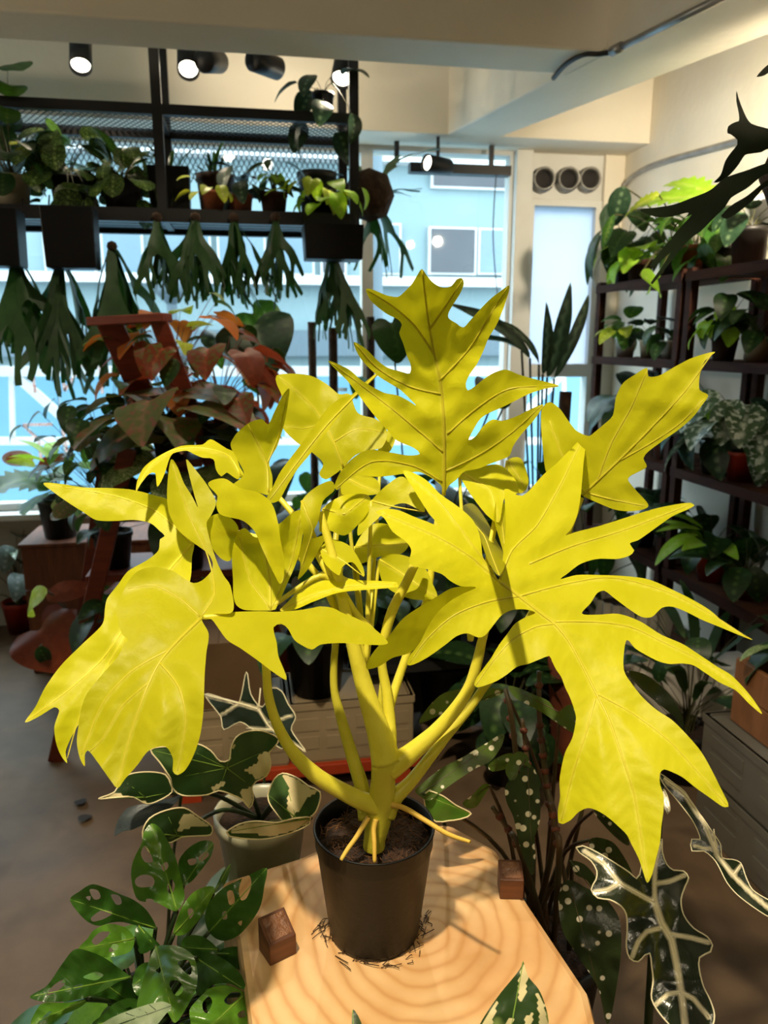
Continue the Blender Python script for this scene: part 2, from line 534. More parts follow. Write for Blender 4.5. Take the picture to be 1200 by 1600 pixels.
# sill board
structure(MB().box(-3.2, XR, YW - 0.10, YW + 0.06, Z_SILL - 0.03, Z_SILL).build('trim_4', M['paint_white'], bevel=0.004))
structure(MB().box(X_P0, X_P1, YW - 0.05, YW + 0.12, Z_SILL, ZS).build('trim_5', M['paint_white'], bevel=0.004))
structure(MB().box(X_J + 0.03, XR, YW - 0.02, YW + 0.14, Z_SILL, ZS).build('trim_6', M['plaster'], bevel=0.004))

def window(name, x0, x1, z0, z1, rails, fw=0.035, fd=0.07, fm=None, top=None):
    w = bpy.data.objects.new(name, None); COL.objects.link(w); w.location = ((x0 + x1) / 2, YW + 0.03, z0); w['kind'] = 'structure'
    cx, cy, cz = w.location; fm = fm or M['paint_white']
    B = lambda a, b, c, d, nm, mt, y0=-fd / 2, y1=fd / 2: MB().box(a - cx, b - cx, y0, y1, c - cz, d - cz).build(nm, mt, w)
    B(x0, x0 + fw, z0, z1, 'window_frame', fm); B(x1 - fw, x1, z0, z1, 'window_frame', fm)
    B(x0 + fw, x1 - fw, z0, z0 + fw, 'window_frame', fm); B(x0 + fw, x1 - fw, z1 - fw, z1, 'window_frame', fm)
    xs = [x0 + fw] + [r for r in rails if r[0] == 'v' for r in [r[1]]] + [x1 - fw]
    for r in rails:
        if r[0] == 'h': B(x0 + fw, x1 - fw, r[1] - r[2] / 2, r[1] + r[2] / 2, 'glazing_bar', fm)
    zs = [z0 + fw]
    for r in sorted([r for r in rails if r[0] == 'h'], key=lambda r: r[1]): zs += [r[1] - r[2] / 2, r[1] + r[2] / 2]
    zs.append(z1 - fw)
    for i in range(0, len(zs), 2): B(x0 + fw, x1 - fw, zs[i], zs[i + 1], 'pane', top if top and i else M['glass'], -0.003, 0.003)
    return w
# main picture window in two wide panes, narrow sash beside it
xm = WY(583, 450, YW).x
window('window_1', -3.1, xm - 0.02, Z_SILL, ZS, [])
window('window_2', xm - 0.02, X_P0, Z_SILL, ZS, [], fw=0.02)
Z_V0 = WY(870, 312, YW).z
window('window_3', X_P1, X_J + 0.03, Z_SILL, Z_V0, [('h', WY(870, 579, YW).z, 0.065)], fw=0.03, top=M['frost'])
# solid panel above the narrow sash with three round duct openings
pn = structure(MB().box(X_P1, X_J + 0.03, YW, YW + 0.06, Z_V0, ZS).build('trim_7', M['paint_white'], bevel=0.004))
M['duct'] = mat('foil_duct', 'a9a7a2', '7d7a75', 0.35, 30, metal=0.5)
M['ductdark'] = mat('dark_duct_inside', '2a2626', '1c1918', 0.8, 20)
for i, (px, lab) in enumerate([(846, 'silver duct opening nearest the wide window'), (884, 'middle silver duct opening of three above the narrow window'), (917, 'silver duct opening nearest the right wall corner')]):
    c = WY(px, 283, YW)
    t = thing('duct_opening', lab, 'duct', (c.x, YW, c.z), group='round duct openings above the narrow window')
    mb = MB(); prof = [(0.040, 0.0), (0.062, 0.0), (0.064, 0.03), (0.058, 0.035), (0.06, 0.05), (0.055, 0.055), (0.058, 0.07), (0.050, 0.072), (0.046, 0.05), (0.045, 0.0)]
    mb.lathe([(r * 0.92, z) for r, z in prof], 20); o = mb.build('collar', M['duct'], t, True); o.rotation_euler = (PI / 2 , 0.0, -0.15)
    mb = MB().lathe([(0.001, 0.018), (0.044, 0.018), (0.044, 0.012), (0.001, 0.012)], 20); o = mb.build('dark_inside', M['ductdark'], t); o.rotation_euler = (PI / 2, 0, -0.15)
# black blind rail above the wide window
a, b = WY(560, 262, YW - 0.1), WY(797, 265, YW - 0.1)
br = thing('blind_rail', 'black blind rail with hanging cord at the top of the wide window', 'rail', (b.x - 0.2, YW - 0.09, a.z))
MB().box(WY(640, 262, YW - 0.1).x - br.location.x, 0.2, -0.03, 0.03, -0.012, 0.03).build('rail', M['black'], br)
for bx_ in (-0.35, 0.1): MB().box(bx_, bx_ + 0.02, -0.01, 0.01, 0.03, ZS - br.location.z).build('bracket', M['black'], br)
# dangling blind cord
c0 = WY(776, 262, YW - 0.1); c1 = WY(778, 470, YW - 0.1)
M['cord'] = mat('grey_cord', '55606a', '48525c', 0.7, 20)
MB().tube([Vector(q) - Vector(br.location) for q in smooth_curve([c0, (c0.x - 0.008, c0.y, (c0.z + c1.z) / 2), c1])], 0.003, 6).build('cord', M['cord'], br, True)

# conduit on the beam with the black cable, and the one along the right wall
M['conduit'] = mat('galvanised_conduit', 'a8a8a6', '8e8e8c', 0.35, 15, metal=0.6)
M['rubber'] = mat('black_cable', '1b1a1a', '121111', 0.5, 20)
t = thing('beam_conduit', 'galvanised conduit with black cable on the ceiling beam corner', 'conduit', WZ(955, 75, ZB) + Vector((0, 0, -0.012)))
o0 = Vector(t.location)
MB().tube([o0 - o0, WZ(1180, -38, ZB) + Vector((0, 0, -0.012)) - o0], 0.011, 10).build('pipe', M['conduit'], t, True)
MB().tube([WZ(956, 74, ZB) + Vector((0, 0, -0.012)) - o0, WZ(972, 66, ZB) + Vector((0, 0, -0.012)) - o0], 0.015, 10).build('coupling', M['conduit'], t, True)
MB().tube(smooth_curve([Vector((0, 0, 0)), WZ(935, 79, ZB) + Vector((0, 0, -0.01)) - o0, WZ(912, 80, ZB) + Vector((0, 0, -0.01)) - o0, WZ(885, 95, ZB) + Vector((0, 0, -0.01)) - o0, WZ(865, 117, ZB) + Vector((0, 0, -0.01)) - o0]), 0.008, 8).build('cable', M['rubber'], t, True)
ca, cb = WX(975, 281, XR - 0.012), WX(1150, 221, XR - 0.012); cm = WX(1035, 253, XR - 0.012)
cd = cb + (cb - cm) * 3
tag(MB().tube(smooth_curve([ca + Vector((0, 0, -0.03)), ca + (cm - ca) * 0.3, cm, cb, cd]), 0.012, 10).build('wall_conduit', M['conduit'], None, True), 'grey conduit running along the cream right wall', 'conduit')
# small vent lamp glimpsed at the top of the right wall
p = WX(1062, 111, XR - 0.03)

# ------------------------------------------------------------------ outdoors
structure(MB().box(-40, 40, YW + 0.3, 60, -4.2, -4.0).build('street_ground', M['asphalt']))
YF = 11.0
zf = lambda px, py: WY(px, py, YF).z
xf = lambda px, py: WY(px, py, YF).x
bt = thing('building', 'pale blue building across the street behind the windows', 'building', (0, YF, -4.0))
def bbox(px0, px1, py0, py1, nm, mt, yo=0.0, dep=0.12, parent=bt):
    cx = (px0 + px1) / 2; cy = (py0 + py1) / 2
    return MB().box(xf(px0, cy), xf(px1, cy), yo - dep, yo, zf(cx, py1) + 4.0, zf(cx, py0) + 4.0).build(nm, mt, parent)
MB().box(-14, 14, 0, 4, 0, 9.6).build('wall', M['bldg'], bt)
bbox(-400, 1300, 432, 446, 'ledge', M['whitesteel'], 0, 0.25)
bbox(-400, 1300, 516, 556, 'concrete_band', M['bldg2'], 0, 0.2)
bbox(-400, 1300, 236, 252, 'ledge', M['whitesteel'], 0, 0.25)
for (a, b, c, d, mt) in [(668, 742, 356, 430, 'bldgwin'), (745, 800, 358, 430, 'bldgwin2'), (672, 800, 262, 297, 'bldgwin'), (70, 150, 352, 430, 'bldgwin2'), (160, 225, 352, 430, 'bldgwin2'),
                         (250, 330, 352, 430, 'bldgwin2'), (340, 415, 352, 430, 'bldgwin2'), (425, 490, 352, 430, 'bldgwin2'), (500, 540, 352, 430, 'bldgwin'), (-60, 20, 352, 430, 'bldgwin2'), (590, 625, 350, 430, 'bldgwin2')]:
    w = bbox(a, b, c, d, 'far_window', M['whitesteel'], 0.02, 0.10)
    bbox(a + 3, b - 3, c + 3, d - 3, 'pane', M[mt], 0.0, 0.10, w)
# white steel truss railing in front of a blue hoarding, close outside the windows
YR = 5.4
zr = lambda px, py: WY(px, py, YR).z
xr = lambda px, py: WY(px, py, YR).x
rt = thing('truss_railing', 'white steel truss railing outside the window', 'railing', (0, YR, zr(100, 690)))
RL = lambda a, b, w: MB().bar(WY(a[0], a[1], YR) - rt.location, WY(b[0], b[1], YR) - rt.location, w, w, (0, 1, 0)).build('rail', M['whitesteel'], rt)
RL((-300, 580), (1000, 580), 0.065); RL((-300, 689), (1000, 689), 0.05)
RL((20, 582), (138, 688), 0.055); RL((445, 582), (345, 688), 0.055); RL((445, 582), (560, 688), 0.055); RL((880, 582), (780, 688), 0.05)
for px in (18, 235, 447, 660, 880): RL((px, 582), (px + 2, 690), 0.03)
hp = thing('hoarding', 'pale blue hoarding panels behind the white truss railing', 'hoarding', (0, YR + 0.6, -4.0))
for i in range(9):
    x0 = -4.2 + i * 0.95
    MB().box(x0, x0 + 0.93, 0, 0.03, 0.5, zr(300, 575) + 4.0 - 0.05).build('panel', M['bluepanel'], hp)
# grey pole
pc = WY(585, 450, 7.0)
tag(MB().tube([(pc.x, 7.0, -4.0), (pc.x, 7.0, 5.0)], 0.075, 12).build('street_pole', M['bldg2'], None, True), 'grey street pole outside the window behind the hanging shelf', 'pole')
pc = WY(268, 470, 8.0)
t = thing('street_lamp', 'small blue street lamp outside above the red ladder', 'street lamp', (pc.x, 8.0, -4.0))
MB().tube([(0, 0, 0), (0, 0, pc.z + 4.0)], 0.05, 10).build('pole', M['bldg2'], t, True)
MB().lathe([(0.03, 0), (0.15, 0.12), (0.17, 0.2), (0.10, 0.26), (0.02, 0.27)], 14, (0, 0, pc.z + 3.95)).build('lamp_head', M['bldg2'], t, True)
# strokes of lettering stuck on the glass, and the small arrow sign
def speckled():
    m, nt, N, L, bs, out = _new('speckled_tape')
    n = _noise(nt, 160, 2)
    c = _ramp(nt, n.outputs[0], [(0.50, srgb('f2eae6')), (0.62, srgb('c0705a'))]); L.new(c.outputs[0], bs.inputs['Base Color'])
    bs.inputs['Roughness'].default_value = 0.6
    tr = N.new('ShaderNodeBsdfTranslucent'); L.new(c.outputs[0], tr.inputs[0]); mx = N.new('ShaderNodeMixShader'); mx.inputs[0].default_value = 0.75
    L.new(bs.outputs[0], mx.inputs[1]); L.new(tr.outputs[0], mx.inputs[2]); L.new(mx.outputs[0], out.inputs[0])
    return m
M['tape'] = speckled()
YG = YW + 0.018
for nm, lab, strokes in [
    ('window_letter', 'speckled white letter T stuck on the glass at the far left', [((8, 525), (72, 525)), ((43, 525), (55, 614))]),
    ('window_letter', 'speckled white zigzag letter on the glass just left of the red ladder', [((91, 520), (101, 611)), ((101, 611), (152, 532)), ((152, 532), (160, 615))]),
    ('window_letter', 'speckled white letter on the glass seen through the red ladder top', [((197, 585), (212, 525)), ((362, 520), (372, 585))]),
    ('window_letter', 'speckled white hooked letter on the glass above the small green pot', [((82, 663), (36, 664)), ((36, 664), (61, 688)), ((61, 688), (66, 735))]),
    ('window_letter', 'speckled white angled letter on the glass beside the hooked one', [((95, 663), (160, 663)), ((97, 665), (106, 715))])]:
    c = WY(strokes[0][0][0], strokes[0][0][1], YG)
    t = thing(nm, lab, 'lettering', c, group='lettering on the window glass')
    for a, b in strokes: MB().bar(WY(a[0], a[1], YG) - c, WY(b[0], b[1], YG) - c, 0.014, 0.003, (0, 1, 0)).build('stroke', M['tape'], t)
c = WY(28, 716, YG)
M['pink'] = mat('pale_pink_print', 'f5cdd2', 'efc0c8', 0.6, 8); M['redprint'] = mat('red_print', 'd8303c', 'cc2834', 0.6, 8)
t = thing('arrow_sticker', 'oval pink sticker with red double arrow on the glass', 'sticker', c)
MB().prism([(0.07 * math.cos(a * PI / 12), 0.038 * math.sin(a * PI / 12)) for a in range(24)], 0, 0.002).build('oval', M['pink'], t).rotation_euler = (PI / 2, 0, 0)
for s in (-1, 1): MB().prism([(s * 0.055, 0), (s * 0.025, 0.022 * s), (s * 0.025, -0.022 * s)], 0.0025, 0.004).build('arrow', M['redprint'], t).rotation_euler = (PI / 2, 0, 0)
MB().box(-0.027, 0.027, -0.006, 0.006, 0.0025, 0.004).build('arrow_shaft', M['redprint'], t).rotation_euler = (PI / 2, 0, 0)
# ------------------------------------------------------------------ wood block, pot, label cubes
ZT = 0.658
def pine():
    m, nt, N, L, bs, out = _new('pale_pine_end_grain')
    tc = N.new('ShaderNodeTexCoord'); mp = N.new('ShaderNodeMapping')
    mp.inputs['Location'].default_value = (-0.215, -0.795, 0); mp.inputs['Scale'].default_value = (1, 1, 0.02)
    ge = N.new('ShaderNodeNewGeometry'); L.new(ge.outputs['Position'], mp.inputs[0])
    nz = N.new('ShaderNodeTexNoise'); nz.inputs['Scale'].default_value = 5; nz.inputs['Detail'].default_value = 3; L.new(mp.outputs[0], nz.inputs['Vector'])
    mxv = N.new('ShaderNodeMix'); mxv.data_type = 'VECTOR'; mxv.inputs[0].default_value = 0.055
    L.new(mp.outputs[0], mxv.inputs[4]); L.new(nz.outputs['Color'], mxv.inputs[5])
    w = N.new('ShaderNodeTexWave'); w.wave_type = 'RINGS'; w.rings_direction = 'Z'; w.inputs['Scale'].default_value = 15.5; w.inputs['Distortion'].default_value = 1.5
    w.inputs['Detail'].default_value = 2; w.inputs['Detail Scale'].default_value = 1.2
    w.wave_profile = 'SIN'
    L.new(mxv.outputs[1], w.inputs['Vector'])
    n2 = N.new('ShaderNodeTexNoise'); n2.inputs['Scale'].default_value = 7; n2.inputs['Detail'].default_value = 5; L.new(mp.outputs[0], n2.inputs['Vector'])
    a = _ramp(nt, w.outputs[0], [(0.0, srgb('dcb683')), (0.55, srgb('d8b07c')), (0.86, srgb('d2a772')), (1.0, srgb('c79964'))]).outputs[0]
    c = _mix(nt, _ramp(nt, n2.outputs[0], [(0.42, (0, 0, 0, 1)), (0.75, (0.8, 0.8, 0.8, 1))]).outputs[0], a, srgb('b98146'))
    L.new(c, bs.inputs['Base Color']); bs.inputs['Roughness'].default_value = 0.5
    n3 = _noise(nt, 120, 4); _bump(nt, bs, n3.outputs[0], 0.1, 0.002)
    return m
M['pine'] = pine()
blk = [(-0.060, 0.905), (-0.035, 0.80), (-0.018, 0.64), (0.0, 0.60), (0.33, 0.60), (0.343, 0.655), (0.327, 0.795), (0.320, 0.905), (0.27, 0.975), (0.14, 0.985), (0.05, 0.938)]
bl = tag(MB().prism(blk, ZT - 0.22, ZT).build('wood_block', M['pine'], bevel=0.010), 'thick pale pine block with growth rings carrying the black pot', 'wood block')
stl = thing('block_stool', 'black metal stool hidden under the pine block', 'stool', (0.12, 0.78, 0))
MB().lathe([(0.001, 0), (0.13, 0), (0.13, 0.012), (0.001, 0.016)], 24).build('foot_plate', M['black'], stl)
MB().lathe([(0.025, 0.012), (0.022, 0.42)], 14).build('column', M['black'], stl, True)
MB().lathe([(0.001, 0.42), (0.12, 0.42), (0.12, ZT - 0.22), (0.001, ZT - 0.22)], 24).build('seat_plate', M['black'], stl)

PC = Vector((0.127, 0.787, ZT))
M['soil'] = mat('dark_coir_soil', '3a2415', '150c07', 0.95, 60, bump=0.9, bscale=140)
M['coir'] = mat('coir_fibre', '6b4522', '3c2412', 0.9, 40)
hero = thing('philodendron', 'large golden yellow philodendron with deeply lobed leaves in black pot', 'potted plant', PC)
pot = hero
prof = [(0.001, 0.003), (0.049, 0.003), (0.052, 0.0), (0.054, 0.006), (0.0675, 0.118), (0.069, 0.120), (0.0695, 0.138), (0.0712, 0.140), (0.0708, 0.1415), (0.0675, 0.140), (0.0665, 0.118), (0.0655, 0.105)]
MB().lathe(prof, 56).build('pot_body', M['blackplastic'], pot, True)
# soil with an uneven surface
sv, sf = [], []
nr, na = 14, 48
for i in range(nr + 1):
    for k in range(na):
        r = 0.0665 * i / nr; a = 2 * PI * k / na
        z = 0.118 + 0.008 * noise.noise((r * math.cos(a) * 60, r * math.sin(a) * 60, 1)) + 0.004 * noise.noise((r * math.cos(a) * 170, r * math.sin(a) * 170, 4)) + 0.008 * (1 - (r / 0.0665) ** 2)
        sv.append((r * math.cos(a), r * math.sin(a), z))
for i in range(nr):
    for k in range(na): sf.append((i * na + k, i * na + (k + 1) % na, (i + 1) * na + (k + 1) % na, (i + 1) * na + k))
link('soil', mesh('soil', sv, sf, True), M['soil'], pot)
rs = random.Random(3); mb = MB()
for i in range(260):
    a, r = rs.uniform(0, 2 * PI), 0.064 * math.sqrt(rs.random()); p = Vector((r * math.cos(a), r * math.sin(a), 0.124 + rs.uniform(0, 0.006)))
    b = rs.uniform(0, 2 * PI); l = rs.uniform(0.006, 0.016); q = p + Vector((math.cos(b) * l, math.sin(b) * l, rs.uniform(-0.004, 0.006)))
    if math.hypot(q.x, q.y) > 0.065: continue
    mb.tube([p, (p + q) / 2 + Vector((0, 0, rs.uniform(0, 0.004))), q], 0.00035, 4, False)
o = mb.build('coir_fibres', M['coir'], pot); o['kind'] = 'stuff'
# wisps of coir lying round the foot of the pot
M['wisp'] = mat('dry_wisp', '4a3216', '2c1c0c', 0.9, 40)
mb = MB()
for i in range(70):
    a = rs.choice([rs.uniform(-2.6, -0.3), rs.uniform(-0.5, 0.4), rs.uniform(2.7, 3.4)]); r = 0.053 + abs(rs.gauss(0, 0.008)); p = Vector((PC.x + r * math.cos(a), PC.y + r * math.sin(a), ZT + 0.0012))
    b = a + PI / 2 + rs.uniform(-0.9, 0.9); l = rs.uniform(0.006, 0.022); q = p + Vector((math.cos(b) * l, math.sin(b) * l, rs.uniform(0, 0.003))); c = (p + q) / 2 + Vector((rs.uniform(-.003, .003), rs.uniform(-.003, .003), rs.uniform(0, .003)))
    mb.tube(smooth_curve([p, c, q], k=3), 0.0005, 4, False)
tag(mb.build('coir_wisps', M['wisp']), 'loose brown coir wisps around the foot of the black pot', 'debris', kind='stuff')

M['walnut'] = mat('walnut', '6d3f25', '4a2815', 0.45, 14, stretch=(1, 1, 6), bump=0.05)
M['walnuttop'] = mat('walnut_carved_top', '8a5c3c', '5f3a22', 0.5, 60, bump=0.6, bscale=120)
def label_cube(px, py, rz, lab, w=0.031, dd=0.031, h0=0.026, h1=0.036):
    p = WZ(px, py, ZT); t = thing('label_block', lab, 'wood cube', p, rz, group='walnut label cubes')
    x, y = w / 2, dd / 2
    v = [(-x, -y, 0), (x, -y, 0), (x, y, 0), (-x, y, 0), (-x, -y, h0), (x, -y, h0), (x, y, h1), (-x, y, h1)]
    f = [(3, 2, 1, 0), (4, 5, 6, 7), (0, 1, 5, 4), (1, 2, 6, 5), (2, 3, 7, 6), (3, 0, 4, 7)]
    MB().add(v, f).build('body', M['walnut'], t, bevel=0.0012)
    e = 0.0035; hz = lambda yy: h0 + (h1 - h0) * (yy + y) / dd
    vv = [(-x + e, -y + e, hz(-y + e) + 0.0004), (x - e, -y + e, hz(-y + e) + 0.0004), (x - e, y - e, hz(y - e) + 0.0004), (-x + e, y - e, hz(y - e) + 0.0004)]
    MB().add([(a, b, c - 0.002) for a, b, c in vv] + vv, f).build('carved_top', M['walnuttop'], t)
label_cube(434, 1487, rad(24), 'small walnut label cube on the block beside the holey leaves', 0.034, 0.030, 0.026, 0.043)
label_cube(797, 1393, rad(-12), 'small walnut label cube at the far right corner of the block', 0.030, 0.03, 0.028, 0.036)

# ------------------------------------------------------------------ the yellow philodendron
M['gold'] = leafmat('golden_leaf', 'd6d424', 'c8c618', rib='e0dc48', trans=0.42, tcol='d0cf1c', rough=0.46, scale=18, back='b9ae18', spec=0.22)
M['goldvein'] = leafmat('golden_vein', 'dcd438', 'd2c92c', trans=0.25, tcol='d8c820', rough=0.4)
M['goldstem'] = leafmat('golden_stalk', 'd8d044', 'c9c034', trans=0.12, tcol='c8b81c', rough=0.38, scale=30)
M['root'] = mat('pale_root', 'd8b64a', 'c7a03a', 0.6, 30)
G = lambda nm, outl, ctrl, veins=(), **k: traced(nm, hero, M['gold'], outl, ctrl, veins, vmat=M['goldvein'], pleat=0.00022, **k)
c_ = lambda s: [(a[0], a[1], d) for a, d in zip(pts(s[0]), s[1])]

# big leaf on the right, facing the lens and hanging over the block
R1 = ('E 345 708 300 705 270 690 245 670 200 655 150 640 155 600 140 575 100 545 75 505 50 487 85 478 120 483 160 500 200 515 235 527 205 490 155 410 130 368 160 372 200 395 240 435 290 470 330 505 350 540 360 580 365 620 395 660 410 686 '
      '420 655 425 600 432 540 430 480 428 420 440 420 465 438 480 440 500 425 540 380 580 345 620 305 650 277 665 290 660 340 655 400 650 450 640 500 622 540 606 556 640 545 700 530 780 505 860 480 930 465 975 460 985 468 965 480 920 500 870 535 820 570 795 580 808 600 795 615 760 625 700 625 650 640 610 670 592 684 '
      '640 672 700 672 780 675 850 685 920 715 980 745 1030 775 1070 810 1110 835 1155 862 1120 850 1060 825 1010 805 960 780 920 765 890 768 860 795 830 795 790 770 750 740 720 718 700 725 680 755 655 785 '
      'F 560 265 640 262 720 290 800 340 880 375 950 420 1010 460 1060 490 1110 540 1150 590 1178 638 1130 600 1080 550 1020 520 960 480 920 455 880 448 830 450 790 440 740 415 700 390 670 360 658 430 662 480 690 525 730 575 780 620 840 660 900 720 950 780 990 850 1020 910 1050 970 1052 985 1030 985 980 950 930 915 880 875 840 855 810 845 795 860 795 900 808 940 808 1000 800 1060 795 1120 780 1180 765 1240 748 1270 735 1240 715 1180 690 1130 670 1090 640 1060 600 1025 560 1000 525 990 490 1005 460 1035 430 1050 415 1045 412 1000 420 950 418 890 425 840 440 780 465 730 475 690 480 650 470 610 455 570 440 540 425 500 405 470 390 440 380 420 350 430 300 450 260 460 220 490 180 515 140 530 110 538 98 530 105 505 130 470 160 430 190 380 220 340 250 300 290 275 328 258 '
      'E 490 773 450 775 420 790 395 820 370 850 350 855 320 843 290 850 250 880 200 915 160 935 143 935 150 910 180 870 200 830 225 790 260 755 300 730')
R1c = c_(('E 410 690 50 487 130 368 428 420 655 285 985 468 1155 862 143 935 F 1178 638 98 530 450 300 560 570 415 1045 1052 985 748 1270 640 900 E 610 640 250 560', [.800, .800, .85, .86, .90, .875, .775, .775, .715, .765, .785, .745, .715, .675, .655, .695, .83, .80]))
G('leaf', R1, R1c, ['E 410 690 470 735 540 790 F 400 300 450 360 500 450 550 550 600 650 650 790 700 950 748 1265', 'E 415 685 450 600 520 530 580 430 630 330 652 285', 'E 408 690 330 620 230 560 60 488', 'E 395 670 330 580 230 450 140 375',
     'E 470 735 600 700 740 680 900 720 1030 785 1140 855', 'E 470 735 380 750 280 790 200 860 150 930', 'F 400 292 540 292 680 310 800 365 950 440 1080 530 1170 630', 'F 405 300 330 310 240 360 160 450 105 530', 'E 500 640 620 590 780 540 975 465', 'F 555 560 700 640 830 740 950 870 1045 980', 'F 555 570 520 700 470 860 425 1040'],
  extra=[('E 350 706 300 706 270 712 230 735 180 765 130 800 90 850 50 890 25 930 25 948 60 940 100 915 150 900 190 860 225 800 280 745', c_(('E 340 708 25 948 190 860', [.812, .80, .815])))],
  s=6, vr=(0.0022, 0.0006), bulge=0.004, amp=0.0025, label='largest leaf, hanging over the right of the block')

# tall leaf at the back, upright
T1 = ('D 740 810 700 780 660 762 620 765 560 775 500 780 430 775 380 800 352 830 340 820 360 770 400 720 440 690 480 678 560 690 620 700 662 694 640 672 600 655 570 640 540 605 500 560 460 510 430 470 390 420 350 380 318 345 350 355 400 380 440 415 480 440 530 465 580 475 620 495 648 512 '
      '590 455 550 430 510 405 460 360 430 320 415 275 460 300 500 340 540 370 590 385 625 392 628 360 615 330 600 280 585 240 595 210 580 190 540 170 500 140 475 115 460 75 490 80 540 100 580 105 600 90 630 60 655 20 670 0 685 20 710 50 745 70 780 65 800 40 820 35 828 55 815 90 790 130 770 165 770 185 800 205 825 220 '
      '850 195 890 150 930 110 970 80 998 62 995 90 975 150 950 210 920 260 900 310 875 360 850 395 835 430 842 456 870 440 900 415 940 390 985 378 1030 395 1080 410 1140 425 1185 440 1130 450 1070 470 1010 500 970 520 920 542 890 562 865 600 845 642 870 630 900 590 935 565 970 570 1020 555 1070 530 1125 508 1110 540 1080 580 1040 625 1010 670 1000 700 970 715 930 730 880 750 830 760 800 790 770 815 755 840')
T1c = c_(('D 752 840 670 0 460 75 318 345 998 62 1185 440 1125 508 345 825 700 300 480 690', [.905, .79, .79, .84, .79, .845, .84, .835, .855, .868]))
G('leaf', T1, T1c, ['D 752 850 755 700 752 560 740 430 715 310 695 200 682 100 671 5', 'D 752 690 650 600 500 480 330 352', 'D 745 470 620 440 500 370 420 280', 'D 715 320 640 210 560 140 465 80', 'D 735 420 840 310 910 200 990 70', 'D 765 620 880 520 1000 450 1180 440', 'D 755 760 880 700 1000 620 1120 512', 'D 700 225 760 140 820 45', 'D 745 800 640 740 480 725 350 822'], s=6, vr=(0.0026, 0.0008), bulge=0.006, amp=0.006, label='tall upright leaf at the top')

# right upper leaf
G('leaf', 'E 657 440 640 420 600 400 560 385 548 365 540 300 535 230 538 185 560 165 590 185 615 220 640 250 675 265 690 255 720 230 745 205 755 150 775 110 810 85 845 65 850 90 880 88 930 60 980 35 1045 18 1015 45 1000 90 1000 130 1025 145 1010 170 980 210 940 245 890 280 850 310 835 330 845 355 820 370 790 390 810 420 850 470 800 485 750 480 700 460',
  c_(('E 657 440 1045 18 540 250 560 165 850 470 845 65 1025 145 760 280', [.915, .79, .93, .925, .865, .82, .79, .87])), ['E 657 438 760 340 860 240 960 130 1035 25', 'E 700 400 740 290 800 180 845 75', 'E 760 340 850 290 940 230 1015 155', 'E 665 430 740 450 840 470', 'E 660 430 600 330 560 220'], s=6, vr=(0.002, 0.0007), bulge=0.005, amp=0.005, label='leaf reaching up to the right')

# large left leaf hanging down
L1 = ('C 570 572 592 620 585 680 580 740 578 800 575 870 565 940 545 1000 520 1045 495 1062 480 1050 480 1010 460 975 430 975 400 990 370 1030 330 1075 308 1103 290 1085 265 1050 240 1015 215 985 205 1000 205 1035 190 1010 180 960 185 910 190 870 205 820 228 785 270 735 310 690 328 652 340 640 320 620 308 570 303 535 320 500 345 450 380 420 430 412 480 425 520 450 545 462 570 455 600 425 605 400 590 370 550 340 500 300 470 250 462 200 465 130 475 75 495 100 515 150 540 190 558 225 548 190 530 120 522 75 545 100 590 160 615 210 600 250 585 275 600 340 620 400 640 440 660 470 668 550 610 558')
L1c = c_(('C 570 572 308 1103 495 1062 190 960 303 535 400 420 475 75 522 80 600 425 660 500 400 800 570 800', [.775, .665, .675, .695, .775, .80, .86, .87, .825, .80, .705, .70]))
G('leaf', L1, L1c, ['C 570 572 500 640 440 710 400 790 360 900 330 1000 308 1095', 'C 565 568 500 510 420 470 340 480', 'C 568 568 610 500 590 380 530 250 480 90', 'C 440 712 500 790 520 900 495 1050', 'C 470 670 350 740 260 840 195 1000', 'C 410 770 320 850 260 950 220 990'], s=6, vr=(0.0022, 0.0006), bulge=0.009, amp=0.003, label='large leaf drooping on the left',
  extra=[('C 570 574 600 559 680 552 760 550 800 552 870 547 910 541 940 535 980 540 1010 555 1060 575 1110 605 1152 650 1090 655 1030 650 980 650 940 655 915 670 890 660 860 640 840 605 820 590 795 600 805 650 810 690 830 740 835 765 800 745 740 700 690 665 650 640 620 600 600 575', c_(('C 570 572 1152 650 835 765 800 552 940 540 940 655', [.776, .735, .70, .80, .80, .735])))])
# leaf behind it with the long left lobe
G('leaf', 'C 75 150 130 152 200 163 280 165 350 170 420 187 468 205 470 250 500 300 545 335 540 380 535 450 500 560 400 700 250 800 185 905 160 950 145 990 150 1025 130 1000 115 960 110 910 125 860 110 850 60 880 18 897 50 850 80 790 130 720 200 650 260 590 268 540 275 510 310 465 340 425 400 390 435 360 440 325 455 315 440 300 410 275 360 265 300 268 240 265 200 240 160 215 110 180',
  c_(('C 545 335 75 150 18 897 150 1025 280 520 420 250 400 650 250 230', [.86, .86, .77, .765, .845, .875, .815, .87])), ['C 540 340 470 420 400 500 330 600 260 700 150 800 25 892', 'C 540 340 430 240 300 190 90 155', 'C 400 500 300 680 200 850 150 1010'], s=6, vr=(0.0018, 0.0006), bulge=0.006, amp=0.006, label='leaf with a long lobe pointing to the window')
